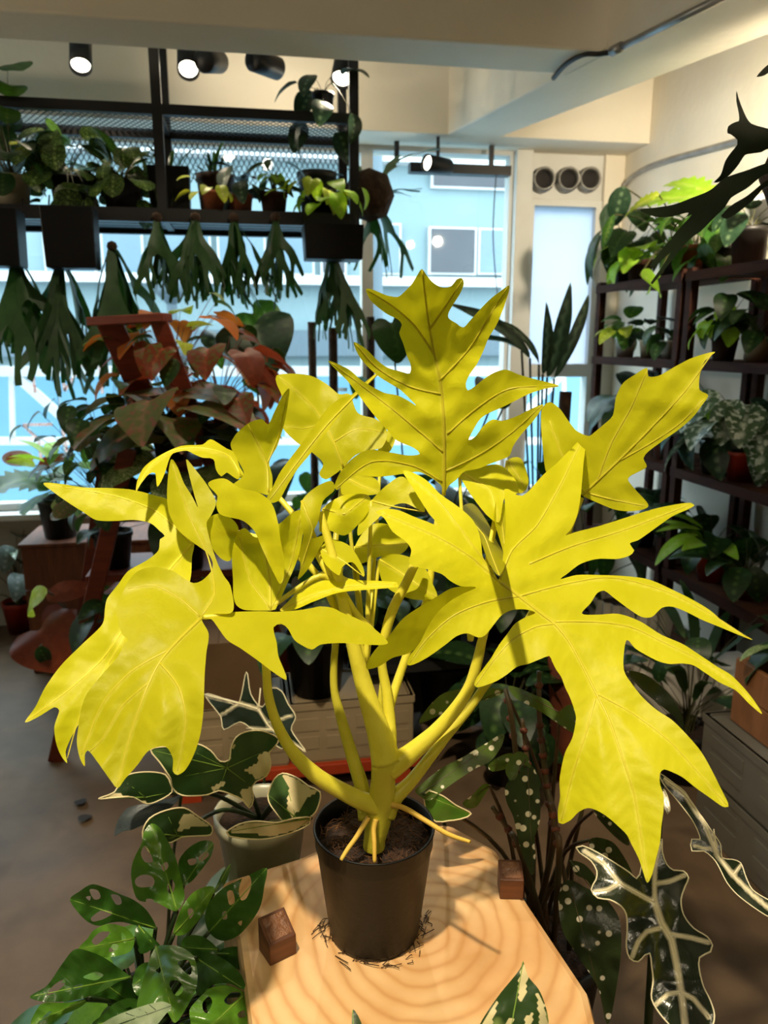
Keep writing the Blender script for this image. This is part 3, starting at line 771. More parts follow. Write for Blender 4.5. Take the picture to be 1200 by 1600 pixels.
# inner left leaves
G('leaf', 'C 785 548 700 545 672 520 668 450 665 370 680 310 705 290 740 320 780 290 815 275 850 245 885 235 888 290 872 380 835 470 800 545',
  c_(('C 785 548 670 400 885 240 705 290 780 420', [.83, .835, .85, .85, .86])), ['C 785 546 782 440 760 340', 'C 783 540 720 450 690 320', 'C 788 540 850 400 880 250'], s=6, vr=(0.0016, 0.0006), bulge=0.008,
  extra=[('C 590 150 640 135 690 165 750 180 790 215 808 270 815 320 828 390 826 450 815 465 800 440 780 400 755 345 735 300 700 268 650 255 625 245 615 215 620 190', c_(('C 590 150 700 170 815 465 640 240 780 300', [.84, .825, .795, .83, .80]))),
         ('C 585 270 620 245 660 258 685 290 672 340 660 392 630 385 600 345', c_(('C 585 270 685 290 640 385', [.865, .86, .87])))], label='folded leaf in the left middle')
G('leaf', 'B 510 812 515 770 540 720 600 675 680 640 760 635 790 615 850 650 880 665 900 720 915 750 890 765 850 740 830 755 810 730 800 690 760 685 725 670 700 658 650 668 635 690 615 750 590 793 582 742 560 745 530 780',
  c_(('B 510 812 590 793 700 640 900 740 800 690', [.84, .83, .895, .90, .88])), ['B 900 750 860 680 760 650 640 660 560 720 512 808'], s=6, bulge=0.006, label='curled lobe arching to the left')
G('leaf', 'B 865 630 890 590 940 550 985 540 1005 560 1030 510 1060 450 1085 425 1080 480 1065 560 1040 640 1010 700 1022 760 1012 822 960 812 900 808 870 790 905 760 915 740 890 690 868 650',
  c_(('B 1000 720 865 640 950 545 1080 430 1010 820 880 790 1010 580', [.90, .87, .88, .885, .885, .86, .905])), ['B 1005 815 1000 710 960 620 930 560', 'B 1000 710 1045 600 1078 440'], s=6, bulge=0.007, label='broad inner leaf beside the red ladder')
G('leaf', 'D 125 400 180 393 250 400 310 430 360 470 400 470 430 540 500 565 540 610 520 670 470 680 420 700 370 750 310 790 285 770 300 730 260 690 200 650 150 600 140 560 145 480 125 430',
  c_(('D 370 740 130 400 300 430 540 610 150 600 290 780', [.96, .95, .985, .96, .935, .95])), ['D 375 745 340 650 280 540 200 460 135 405', 'D 340 650 430 600 530 615', 'D 300 580 220 600 150 590'], s=6, bulge=0.008, amp=0.007, label='rounded leaf at the back left')
G('leaf', 'D 530 370 490 398 440 440 410 470 360 488 310 530 260 600 200 680 140 760 110 820 85 872 130 872 170 805 205 750 255 690 312 615 372 535 418 482 470 432',
  c_(('D 530 370 85 872 300 600', [.93, .82, .875])), ['D 525 374 420 476 310 590 200 730 100 865'], s=6, bulge=0.004, label='narrow folded leaf pointing up')
# curled young leaves in the middle
for outl, ct, lab in [
    ('D 220 870 270 820 330 795 342 830 300 870 280 950 255 1010 310 1000 280 1060 240 1130 205 1165 215 1120 210 1070 225 1000 215 930', ('D 220 870 335 800 205 1165 300 1000 250 950', [.84, .86, .83, .85, .825]), 'young leaf curling down in the centre'),
    ('D 300 900 350 860 400 845 470 850 475 900 430 960 380 1000 320 980 285 985', ('D 300 900 470 850 380 1000 380 900', [.87, .89, .86, .85]), 'crinkled young leaf in the centre'),
    ('D 290 1050 330 1015 400 1040 450 1120 452 1155 410 1100 370 1120 360 1150 310 1110', ('D 290 1050 450 1150 400 1040', [.85, .83, .865]), 'small curled leaf under the centre'),
    ('D 420 1040 480 960 560 965 620 1030 590 1070 510 1080 430 1105', ('D 420 1040 620 1030 510 1080 520 960', [.91, .93, .90, .93]), 'shaded leaf behind the centre'),
    ('D 510 1090 560 1070 620 1080 680 1120 710 1180 725 1235 640 1240 560 1210 520 1170', ('D 510 1090 725 1235 620 1080 560 1210', [.89, .88, .91, .87]), 'rounded lower leaf with the stalk in front'),
    ('D 480 870 540 810 600 780 660 855 680 912 610 880 560 890 480 960 430 1000 440 930', ('D 480 870 600 780 680 910 430 1000', [.87, .88, .86, .86]), 'arched inner leaf below the tall one'),
    ('D 810 760 880 745 960 735 1020 790 1030 840 980 860 960 950 920 930 870 870 830 810', ('D 810 760 960 735 960 950 1030 840', [.91, .925, .885, .91]), 'hanging leaf under the tall one'),
    ('D 990 720 1040 710 1070 790 1060 830 1030 842 1000 780', ('D 990 720 1060 830 1040 710', [.94, .93, .95]), 'small leaf tip beside the hanging one'),
    ('D 810 900 860 880 910 940 950 1020 985 1090 960 1150 920 1100 880 990 840 930', ('D 810 900 985 1090 900 1000', [.90, .865, .875]), 'half hidden leaf behind the largest'),
    ('D 380 780 440 770 500 790 510 840 440 850 370 845', ('D 380 780 510 840 440 770', [.93, .93, .945]), 'olive inner leaf behind the crown'),
    ('D 955 860 990 900 1000 1000 985 1080 960 1010 940 930', ('D 955 860 985 1080 1000 1000', [.90, .885, .90]), 'narrow shaded leaf behind the largest'),
    ('D 520 640 545 605 570 640 545 690 505 690', ('D 520 640 570 640 540 690', [.985, .985, .98]), 'small leaf tip behind the crown')]:
    P = pts(outl); m0 = P[0]; cx = sum(p[0] for p in P) / len(P); cy = sum(p[1] for p in P) / len(P)
    far = max(P, key=lambda p: (p[0] - m0[0]) ** 2 + (p[1] - m0[1]) ** 2)
    G('leaf', outl, c_(ct), [[m0, ((cx + m0[0]) / 2, (cy + m0[1]) / 2), (cx, cy), ((cx + far[0]) / 2, (cy + far[1]) / 2), far]], s=6, vr=(0.0014, 0.0005), bulge=0.006, amp=0.007, label=lab)
    d0 = ct[1][0]; e = (735, 1000, .842) if m0[0] > 690 else (572, 1035, .864)
    stem('leaf_stalk', hero, M['goldstem'], [(m0[0], m0[1]), (m0[0] * .5 + e[0] * .5, m0[1] * .45 + e[1] * .55), e[:2]], [d0 + .004, (d0 + e[2]) / 2 + .012, e[2]], [.0018, .0028, .0035], 5, 8)
G('leaf', 'C 815 548 850 510 900 450 960 420 1010 408 1012 438 1050 452 1120 455 1180 460 1186 474 1100 482 1000 492 920 520 860 545', c_(('C 815 548 1010 408 1186 470 950 500', [.83, .87, .84, .82])), ['C 820 546 920 500 1020 475 1180 466'], s=6, bulge=0.004, label='flat narrow lobe across the stalks')
# stem, leaf stalks, roots
MAIN = stem('main_stem', hero, M['goldstem'], 'S 553 1330 556 1290 575 1200 588 1110 596 1020 604 950 612 900', [.875, .872, .868, .862, .855, .85, .846], [.0125, .0125, .0145, .0150, .0135, .0150, .0120], 6, 14)
for (line, D, R) in [
    ('S 600 1145 500 1115 380 1055 270 985 165 875 95 745 58 620 48 490 P 411 1000 398 978 362 962 318 965', [.862, .855, .845, .835, .825, .82, .81, .80, .80, .795, .785, .777], [.0120, .0105, .009, .0085, .0065, .0055, .005, .0045, .004, .0036, .003, .0026]),
    ('S 515 1200 495 1050 450 900 400 730 368 600 365 480 372 380 385 200 P 528 930 500 900 420 952', [.868, .872, .875, .875, .872, .87, .865, .86, .85, .845, .835], [.009, .0085, .0075, .006, .0045, .0042, .004, .004, .0035, .003, .0025]),
    ('S 612 930 575 790 520 620 465 420 420 230 395 120 P 520 870 500 800', [.85, .85, .85, .848, .846, .845, .845, .85], [.0175, .0135, .0105, .0082, .0065, .006, .005, .004]),
    ('S 620 880 625 760 615 620 590 470 605 340 640 220 700 100 740 15 P 655 868', [.852, .858, .862, .865, .865, .862, .858, .855, .87], [.010, .0075, .006, .005, .0055, .0058, .0052, .005, .003]),
    ('S 620 960 700 910 830 800 930 690 1000 580 1040 450 1060 360 P 765 960 785 908', [.852, .852, .85, .848, .845, .842, .838, .825, .803], [.015, .0115, .0085, .0075, .0065, .0058, .005, .0045, .004]),
    ('S 610 1180 650 1100 720 1030 800 930 900 800 1000 680 1070 580 P 790 1030 860 900 908 778', [.865, .866, .868, .87, .875, .88, .885, .89, .90, .915], [.011, .0095, .0075, .0065, .0058, .0052, .0048, .0045, .004, .0035]),
    ('S 590 560 583 700 600 820', [.872, .868, .858], [.0025, .004, .005]),
    ('P 690 775 678 850 668 930 640 1010 610 1100 600 1160', [.905, .905, .90, .885, .87, .856], [.0035, .004, .0042, .0045, .0055, .007]),
    ('S 600 400 530 300 470 240 410 145 P 515 900 470 820 425 765', [.866, .858, .852, .848, .85, .865, .885], [.0035, .004, .004, .0042, .004, .0035, .003]),
    ('P 540 985 520 900 530 800 536 735', [.862, .88, .92, .958], [.004, .0038, .0035, .003]),
    ('P 545 1000 480 880 360 830 303 848', [.86, .865, .865, .861], [.004, .0038, .0034, .003])]:
    stem('leaf_stalk', hero, M['goldstem'], line, D, R, 6, 12)
for line, D, R in [('S 630 1130 700 1150 800 1210 900 1270 1003 1306', [.855, .85, .838, .82, .80], [.0034, .003, .0028, .0026, .0018]),
                   ('S 528 1190 500 1235 470 1285 430 1340 398 1392', [.855, .852, .848, .842, .836], [.0032, .003, .0028, .0026, .002]),
                   ('S 563 1200 552 1250 555 1310 556 1402', [.852, .85, .845, .838], [.0032, .0028, .0026, .0022])]:
    stem('aerial_root', hero, M['root'], line, D, R, 5, 8)
# ------------------------------------------------------------------ ready-made leaf shapes (unit length along +Y)
def sym(h): return [(x, y) for x, y in h] + [(-x, y) for x, y in reversed(h) if abs(x) > 1e-6]
SHAPES = {
    'heart': sym([(0, 0), (.10, -.12), (.26, -.18), (.42, -.08), (.47, .14), (.40, .42), (.22, .74), (0, 1)]),
    'ovate': sym([(0, 0), (.18, .07), (.31, .28), (.31, .5), (.2, .78), (0, 1)]),
    'round': sym([(0, 0), (.25, .05), (.42, .28), (.45, .52), (.34, .82), (0, 1)]),
    'lance': sym([(0, 0), (.07, .1), (.13, .35), (.125, .6), (.06, .85), (0, 1)]),
    'strap': sym([(0, 0), (.035, .1), (.055, .4), (.045, .75), (0, 1)]),
    'arrow': sym([(0, 0), (.06, -.12), (.20, -.36), (.31, -.30), (.34, 0), (.28, .32), (.14, .7), (0, 1)]),
    'lobed': sym([(0, 0), (.10, .03), (.30, -.05), (.36, .05), (.18, .15), (.16, .2), (.42, .22), (.46, .32), (.2, .36), (.18, .42), (.42, .5), (.43, .6), (.18, .58), (.15, .64), (.28, .76), (.27, .84), (.1, .8), (.06, .88), (0, 1)]),
    'frilly': sym([(0, 0), (.10, .02), (.22, .10), (.16, .16), (.30, .22), (.20, .28), (.34, .36), (.22, .41), (.33, .50), (.20, .54), (.28, .64), (.16, .67), (.21, .78), (.11, .80), (.12, .90), (0, 1)]),
    'antler': [(-.03, 0), (-.05, .2), (-.11, .36), (-.24, .52), (-.33, .70), (-.40, .86), (-.36, .90), (-.28, .76), (-.24, .70), (-.22, .84), (-.24, .98), (-.19, .99), (-.165, .84), (-.15, .66), (-.08, .52), (0, .46), (.09, .54), (.13, .68), (.10, .84), (.06, 1.0), (.11, 1.02), (.16, .86), (.19, .76), (.26, .86), (.33, .98), (.37, .94), (.32, .82), (.22, .64), (.15, .5), (.13, .36), (.07, .2), (.03, 0)],
    'antler2': [(-.03, 0), (-.045, .3), (-.10, .48), (-.20, .66), (-.24, .86), (-.20, .92), (-.17, .78), (-.13, .70), (-.10, .86), (-.12, 1.0), (-.06, 1.0), (-.05, .8), (-.04, .62), (.02, .54), (.08, .62), (.10, .76), (.16, .92), (.21, .90), (.16, .74), (.22, .80), (.29, .86), (.31, .80), (.20, .64), (.12, .5), (.06, .3), (.03, 0)],
}
SHAPES['antler3'] = [(-.025, 0), (-.03, .3), (-.07, .5), (-.15, .68), (-.21, .85), (-.23, .97), (-.19, .98), (-.16, .86), (-.105, .74), (-.085, .86), (-.09, 1.0), (-.05, 1.0), (-.04, .84), (-.035, .66), (0, .56), (.045, .66), (.07, .82), (.06, .96), (.10, .98), (.115, .84), (.16, .92), (.20, 1.0), (.235, .97), (.18, .82), (.12, .66), (.07, .5), (.035, .3), (.025, 0)]
_cache = {}
def leafmesh(kind, mt, var):
    key = (kind, mt, var)
    if key in _cache: return _cache[key]
    rg = random.Random(hash(kind) % 1000 + var * 17) if False else random.Random(sum(map(ord, kind)) + var * 17)
    P, F = fill(SHAPES[kind], 0.11 if kind in ('heart', 'ovate', 'round', 'arrow') else 0.08, (), kind not in ('frilly',))
    curl = rg.uniform(0.5, 1.3) if 'antler' not in kind else rg.uniform(0.2, 0.9)
    fold = rg.uniform(0.10, 0.35); V = []; R = []
    for x, y in P:
        th = curl * max(y, 0); yy = math.sin(th) / curl if y > 0 else y; z = -(1 - math.cos(th)) / curl
        z += fold * abs(x) * (1 if y > 0 else 0.4) - 0.25 * x * x + 0.025 * noise.noise((x * 4 + var, y * 4, var * 2.0))
        V.append((x, yy, z))
        lat = 0.5 * max(0, math.cos((y - 0.55 * abs(x)) * 2 * PI * 5)) ** 6 if kind in ('heart', 'ovate', 'arrow', 'round') else 0
        R.append(max(math.exp(-(x / 0.035) ** 2), lat))
    me = mesh(kind + '_leaf', V, F, True)
    if sum((p.normal * p.area for p in me.polygons), Vector()).z < 0: me.flip_normals()
    a = me.attributes.new('rib', 'FLOAT', 'POINT'); a.data.foreach_set('value', R)
    a = me.attributes.new('flat', 'FLOAT_VECTOR', 'POINT'); a.data.foreach_set('vector', np.array([(p[0], p[1], 0) for p in P]).ravel())
    me.materials.append(M[mt]); _cache[key] = me
    return me

# ------------------------------------------------------------------ plants round the block
def auto(outl, dt, db, arch=0.012, side=0.0, base=None):
    """depth points and midrib for a leaf whose outline starts at its tip"""
    P = pts(outl); tip = P[0]
    base = pts(base)[0] if base else max(P, key=lambda p: (p[0] - tip[0]) ** 2 + (p[1] - tip[1]) ** 2)
    mid = ((tip[0] + base[0]) / 2, (tip[1] + base[1]) / 2)
    dx, dy = base[0] - tip[0], base[1] - tip[1]; l = math.hypot(dx, dy); nx, ny = -dy / l, dx / l; w = l * 0.3
    ct = [(tip[0], tip[1], dt), (base[0], base[1], db), (mid[0], mid[1], (dt + db) / 2 - arch), (mid[0] + nx * w, mid[1] + ny * w, (dt + db) / 2 + side), (mid[0] - nx * w, mid[1] - ny * w, (dt + db) / 2 - side)]
    rib = [base, (base[0] * .67 + tip[0] * .33, base[1] * .67 + tip[1] * .33), (base[0] * .33 + tip[0] * .67, base[1] * .33 + tip[1] * .67), tip]
    return ct, rib, base

# holey monstera at the lower left
M['ada'] = leafmat('glossy_mid_green', '5a8a26', '42701c', rib='5f8a2c', trans=0.22, tcol='6fa02c', rough=0.28, scale=30, spec=0.6)
M['ada2'] = leafmat('glossy_dark_green', '38621e', '264c15', rib='3f6b24', trans=0.18, tcol='4a7a20', rough=0.28, scale=30, spec=0.6)
M['adarib'] = leafmat('pale_green_rib', '86a83e', '73963a', trans=0.1, rough=0.4)
M['darkstalk'] = mat('dark_green_stalk', '2c3f1c', '1d2c14', 0.45, 20)
M['darkpot'] = mat('dark_nursery_pot', '1c1a18', '131210', 0.5, 18)
ap = W(235, 1660, 1.02)
ada = thing('monstera_adansonii', 'glossy green monstera full of holes beside the pine block', 'potted plant', (ap.x, ap.y, 0))
def potmesh(parent, r0, r1, h, z, mt, c=(0, 0), soil=True, name='pot_body', n=28):
    MB().lathe([(0.001, 0.002), (r0, 0.002), (r0, 0), (r1 * 0.985, h * 0.86), (r1 * 1.04, h * 0.87), (r1 * 1.05, h), (r1 * 0.97, h), (r1 * 0.95, h * 0.86)], n, (c[0], c[1], z)).build(name, mt, parent, True)
    if soil: MB().lathe([(0.001, h * 0.9), (r1 * 0.5, h * 0.89), (r1 * 0.955, h * 0.86)], 16, (c[0], c[1], z)).build('soil', M['soil'], parent, True)
potmesh(ada, 0.075, 0.10, 0.17, 0.30, M['darkpot'])
MB().lathe([(0.001, 0.30), (0.11, 0.30), (0.11, 0.27), (0.09, 0.27), (0.09, 0.0), (0.001, 0)][::-1], 24).build('plant_stand', M['walnut'], ada)
AC = Vector((ap.x, ap.y, 0.46))
def stalk_to(th, base, d, mt, c, r=(0.0035, 0.0025), sag=0.05):
    b = W(base[0], base[1], d); org = Vector(th.location)
    m = (c + b) / 2 + Vector((0, 0, sag))
    C, R = smooth_curve([c - org, m - org, b - org], r, 6)
    MB().tube(C, R, 7).build('stalk', mt, th, True)
for outl, holes, dt, db, arch, mt in [
    ('A 238 465 280 430 340 395 400 410 470 440 540 470 600 520 640 600 560 590 480 572 430 575 370 590 320 570 270 520', ['A 330 420 370 425 380 460 350 465', 'A 430 445 470 450 480 485 455 490', 'A 335 555 380 520 430 520 435 535 390 560 345 570', 'A 312 455 335 450 330 472'], .93, .97, .02, 'ada2'),
    ('A 620 110 660 130 690 180 730 260 760 370 775 460 740 520 700 510 640 480 560 470 530 400 525 330 540 270 575 200 585 150', ['A 570 250 590 215 620 260 625 290 590 290', 'A 545 370 580 350 625 360 630 400 570 410 545 395', 'A 695 400 715 370 730 400 715 440 698 430', 'A 665 310 690 290 700 310 680 335', 'A 595 465 625 465 630 485 600 485'], 1.02, .98, .02, 'ada'),
    ('A 910 200 900 260 860 320 810 380 770 400 750 340 750 280 800 220 860 190', ['A 840 270 880 240 890 260 850 290', 'A 790 280 830 275 825 300 800 305'], 1.06, 1.03, .015, 'ada2'),
    ('A 915 410 905 450 870 520 820 590 775 630 725 630 735 570 770 490 820 430 880 405', ['A 790 515 810 508 818 530 800 558'], .95, .93, .02, 'ada'),
    ('A 1160 320 1150 400 1130 500 1080 580 1020 640 950 660 890 620 870 540 900 470 960 410 1020 380 1090 345', ['A 1030 420 1050 360 1080 355 1088 400 1065 460 1040 470', 'A 975 430 1000 425 1010 480 985 490', 'A 950 530 970 520 975 555 955 560', 'A 1025 575 1045 565 1040 590'], .88, .92, .02, 'ada2'),
    ('A 50 922 130 870 200 770 260 700 330 710 400 740 470 790 520 830 470 850 400 890 300 930 200 945 110 945', ['A 130 915 160 870 210 840 215 860 180 895', 'A 300 830 360 805 395 820 360 845', 'A 250 880 290 860 300 875 270 890'], .82, .90, .025, 'ada2'),
    ('A 55 1050 90 970 120 950 220 950 320 935 280 975 200 1010 130 1050', ['A 90 1040 140 990 155 990 120 1030'], .84, .88, .01, 'ada'),
    ('A 730 1045 780 980 830 880 835 800 815 730 760 690 700 680 640 690 600 780 570 880 555 980 640 970 690 990', ['A 745 760 790 750 808 790 800 820 760 790', 'A 705 850 750 850 770 890 740 920 715 895', 'A 640 800 665 780 660 810'], .80, .89, .03, 'ada'),
    ('A 830 1120 800 1020 800 980 850 920 900 880 980 870 1060 910 1090 1000 1080 1080 960 1150', ['A 860 950 890 920 905 950 880 1000 862 985', 'A 960 940 1000 900 1040 910 990 960', 'A 1025 1000 1055 985 1060 1015 1030 1020'], .80, .86, .02, 'ada'),
    ('A 280 700 320 650 350 610 420 580 500 600 540 650 520 710 440 735 360 735', ['A 340 660 380 620 430 620 400 650 360 680', 'A 420 710 440 675 465 680 455 705', 'A 480 620 500 640 500 670 482 660'], .87, .92, .02, 'ada'),
    ('A 1060 890 1040 820 980 760 900 720 830 740 820 840 840 920 900 870 980 860', [], .86, .90, .02, 'ada2'),
    ('A 340 1060 400 1000 450 950 540 930 600 990 560 1060 450 1120', ['A 470 1000 520 970 540 1000 500 1020'], .86, .90, .015, 'ada2'),
    ('A 530 870 550 790 600 760 640 790 600 860 560 920', [], .90, .92, .01, 'ada2'),
    ('A 640 690 570 720 540 640 560 590 620 640 660 680', [], .93, .94, .01, 'ada2'),
    ('A 760 690 780 640 860 640 930 700 900 740 820 730', [], .92, .93, .01, 'ada2'),
    ('A 990 300 985 340 960 400 910 440 930 390 960 330', [], 1.0, .97, .01, 'ada2'),
    ('A 1080 720 1060 800 1000 780 930 720 980 690 1040 690', [], .93, .95, .01, 'ada2'),
    ('A 400 860 500 840 560 880 540 960 450 980 380 930 330 930', [], .93, .96, .01, 'ada2')]:
    ct, rib, base = auto(outl, dt, db, arch)
    traced('leaf', ada, M[mt], outl, ct, [rib], holes, s=5, bulge=0.012, amp=0.012, pleat=0.0011, vmat=M['adarib'], vr=(0.0011, 0.0003), vname='midrib')
    stalk_to(ada, base, db + 0.001, M['darkstalk'], AC, sag=0.02)

rg = random.Random(5)
for k in range(34):
    a = rg.uniform(0, 2 * PI); r = rg.uniform(.03, .15); z = .44 + rg.uniform(.0, .12) * (1.2 - r / .15); L = rg.uniform(.08, .12)
    o = link('leaf', leafmesh('ovate', rg.choice(['ada', 'ada2', 'ada2']), rg.randrange(3)), None, ada); o.scale = (L, L, L); o.location = (r * math.cos(a), r * math.sin(a), z)
    o.rotation_euler = (Matrix.Rotation(a - PI / 2, 3, 'Z') @ Matrix.Rotation(rad(rg.uniform(-40, 25)), 3, 'X')).to_euler()
    MB().tube([(0, 0, .44), (r * .5 * math.cos(a), r * .5 * math.sin(a), (z + .47) / 2), (r * math.cos(a), r * math.sin(a), z)], .002, 5, False).build('stalk', M['darkstalk'], ada, True)
# cream and green alocasia behind the block on the left
M['vari'] = leafmat('deep_green_cream_patches', '27401d', '1c3318', trans=0.2, tcol='4b6a2a', rough=0.33, scale=20, patch='efe0b0', tn=('4c6a3a', 9, 0.6))
M['varirim'] = mat('cream_leaf_edge', 'f0e3b8', 'e6d6a4', 0.5, 20)
M['greyleaf'] = leafmat('blue_grey_leaf', '3c464a', '2d3639', trans=0.08, rough=0.4, scale=25)
M['palepot'] = mat('pale_clear_plastic', 'b8b49c', '9c9a80', 0.3, 12)
M['greenpot'] = mat('sage_plastic', '7e8a64', '707b58', 0.45, 12)
vp = WZ(410, 1330, 0.50); vr_ = thing('variegated_alocasia', 'alocasia with cream splashed leaves in pale pot behind the block', 'potted plant', (vp.x, vp.y, 0))
potmesh(vr_, 0.055, 0.075, 0.16, 0.42, M['palepot'])
MB().lathe([(0.001, 0), (0.085, 0), (0.10, 0.30), (0.105, 0.42), (0.001, 0.42)], 24).build('pot_stand', M['greenpot'], vr_, True)
VC = Vector((vp.x, vp.y, 0.56))
for outl, dt, db, base, patches, arch, side in [
    ('V 565 292 620 280 700 285 740 270 790 295 825 335 860 330 865 290 885 245 920 225 980 220 1045 250 1030 280 1010 300 1015 350 1000 390 960 410 945 430 950 480 935 510 910 480 870 460 820 445 780 460 700 465 665 455 645 430 640 400 600 340', 1.05, 1.10, 'V 850 360', ['V 915 370 960 345 975 305 1015 300 1020 350 1005 390 965 400', 'V 780 440 810 420 845 405 840 425 800 445', 'V 900 440 945 430 950 480 935 510 905 480', 'V 862 330 866 290 886 246 872 300'], .02, 0.0),
    ('V 370 475 430 450 455 400 500 380 560 375 620 385 640 420 645 450 600 480 550 495 500 470 440 470', 1.06, 1.10, 'V 545 470', ['V 370 475 430 452 470 462 520 480 560 490 550 497 500 474 440 473'], .03, 0.0),
    ('V 535 600 560 550 620 520 690 510 740 540 795 580 790 610 740 615 680 620 640 640 590 640 570 685 545 650', 1.04, 1.08, 'V 665 615', ['V 660 600 690 530 740 540 790 580 740 575 700 590', 'V 535 600 550 650 570 685 562 640 548 600'], .03, 0.0),
    ('V 1005 460 1030 400 1060 380 1110 395 1160 430 1200 450 1195 500 1170 540 1110 550 1070 565 1030 520 1010 490', 1.08, 1.04, 'V 1110 545', ['V 1060 382 1110 396 1160 430 1195 450 1150 470 1120 520 1090 548 1075 500 1085 440'], .03, 0.01),
    ('V 850 600 900 570 960 560 1040 565 1100 550 1165 545 1160 570 1100 600 1000 625 920 625 860 615', 1.0, 1.02, 'V 1165 548', ['V 860 602 900 572 960 562 1040 566 1165 545 1160 570 1100 600 1000 618 930 600'], .02, 0.02)]:
    ct, rib, b = auto(outl, dt, db, arch, side, base)
    P = pts(outl); vs_ = [rib] + [[b, ((b[0] + p[0] * 3) / 4, (b[1] + p[1] * 3) / 4)] for p in P[2::5]]
    traced('leaf', vr_, M['vari'], outl, ct, vs_, s=4.5, bulge=0.006, amp=0.006, vmat=M['adarib'], vr=(0.0013, 0.0004), patches=patches, rim=0.0011, rimmat=M['varirim'])
    stalk_to(vr_, b, db + 0.002, M['darkstalk'], VC, (0.004, 0.003), 0.03)
gl = thing('grey_leaf_plant', 'plant with one blue grey ribbed leaf behind the holey monstera', 'potted plant', (ap.x - 0.04, ap.y + 0.42, 0))
ol = 'V 430 615 440 560 480 510 560 490 650 470 680 460 640 510 580 550 500 590 450 600'
ct, rib, b = auto(ol, 1.12, 1.18, .015)
traced('leaf', gl, M['greyleaf'], ol, ct, [rib, 'V 600 500 520 510 450 560', 'V 560 530 500 550 440 590'], s=5, bulge=0.006, vmat=M['greyleaf'], vr=(0.001, 0.0004))
potmesh(gl, 0.05, 0.07, 0.13, 0.0, M['darkpot'])
stalk_to(gl, b, 1.18, M['darkstalk'], Vector((gl.location.x, gl.location.y, 0.11)))

# pale textured leaf and striped leaf that stand up into the bottom of the picture
M['pale'] = leafmat('grey_green_quilted', '8a9a78', '6e8060', trans=0.15, rough=0.5, scale=60)
pp = W(190, 1760, 0.70)
pl = thing('quilted_leaf_plant', 'plant with pale quilted leaf at the bottom edge below the holey monstera', 'potted plant', (pp.x, pp.y, 0))
ol = 'A 715 965 690 1000 640 1060 560 1130 430 1150 360 1090 400 1040 480 1000 580 965 670 945'
ct, rib, b = auto(ol, .70, .70, .01, .02)
traced('leaf', pl, M['pale'], ol, ct, [rib, 'A 600 1000 560 980', 'A 640 985 610 960', 'A 560 1020 500 1000', 'A 600 1005 620 1050'], s=5, bulge=0.004, vmat=M['darkstalk'], vr=(0.0008, 0.0004))
potmesh(pl, 0.05, 0.065, 0.12, 0.40, M['darkpot']); MB().box(-0.07, 0.07, -0.07, 0.07, 0, 0.40).build('pot_stand', M['walnut'], pl)
stalk_to(pl, b, .70, M['darkstalk'], Vector((pp.x, pp.y, 0.50)))
M['strom'] = leafmat('striped_cream_green', '2f4a22', '26401c', trans=0.2, tcol='5d7d30', rough=0.3, scale=12, patch='e8dca6', tn=('8fa65a', 22, 0.56))
sp = W(800, 1840, 0.655)
st = thing('stromanthe', 'green leaf streaked with cream rising in front of the pine block', 'potted plant', (sp.x, sp.y, 0))
ol = 'H 282 1205 300 1260 340 1310 365 1370 378 1440 370 1540 300 1640 200 1650 120 1560 105 1480 120 1440 150 1390 200 1320 250 1260 275 1225'
ct, rib, b = auto(ol, .69, .665, .012, .0)
traced('leaf', st, M['strom'], ol, ct, [rib], s=5, bulge=0.004, vmat=M['adarib'], vr=(0.0012, 0.0004), patches=['H 282 1205 300 1260 290 1330 272 1370 262 1330 268 1260', 'H 330 1310 365 1370 378 1440 372 1520 340 1560 345 1440', 'H 130 1440 190 1350 170 1420 150 1480', 'H 215 1440 250 1400 240 1450 200 1520', 'H 290 1420 320 1380 315 1440 290 1480'])
ol2 = 'P 551 1578 560 1588 568 1610 566 1640 555 1650 550 1620'
ct, rib2, b2 = auto(ol2, .69, .67, .002)
traced('leaf', st, M['strom'], ol2, ct, [rib2], s=4, bulge=0, amp=0.001, vmat=M['adarib'], vr=(0.0008, 0.0003))
potmesh(st, 0.05, 0.065, 0.12, 0.38, M['darkpot']); MB().box(-0.07, 0.07, -0.07, 0.07, 0, 0.38).build('pot_stand', M['walnut'], st)
SC = Vector((sp.x, sp.y, 0.49))
stalk_to(st, b, .665, M['darkstalk'], SC); stalk_to(st, b2, .67, M['darkstalk'], SC)

# african mask alocasia at the lower right
M['mask'] = leafmat('near_black_green', '1d2a16', '121d0e', rib='e6dcb8', trans=0.08, tcol='2c4018', rough=0.24, scale=40, spec=0.7)
M['maskvein'] = leafmat('pale_silver_vein', 'efe6c4', 'e2d8b2', trans=0.1, rough=0.45)
qp = W(1010, 1690, 1.02)
mk = thing('mask_alocasia', 'dark alocasia with white veined wavy leaves right of the block', 'potted plant', (qp.x, qp.y, 0))
q1 = 'Q 0 550 40 540 110 570 180 610 260 660 320 700 360 735 380 710 395 640 430 600 470 560 495 500 512 500 515 580 540 650 580 685 640 690 670 730 650 780 625 860 640 950 700 1030 780 1080 812 1130 800 1170 735 1205 735 1280 760 1380 800 1460 825 1550 805 1640 770 1720 710 1800 640 1720 560 1610 500 1540 450 1450 460 1340 450 1250 440 1180 410 1190 370 1230 320 1210 300 1140 305 1040 300 950 270 900 200 860 130 850 90 800 120 740 125 690 90 630 20 580'
q1c = c_(('Q 470 880 0 550 500 510 710 1800 812 1130 310 1200 600 1300 90 800 670 730', [.84, .90, .90, .755, .825, .82, .785, .87, .87]))
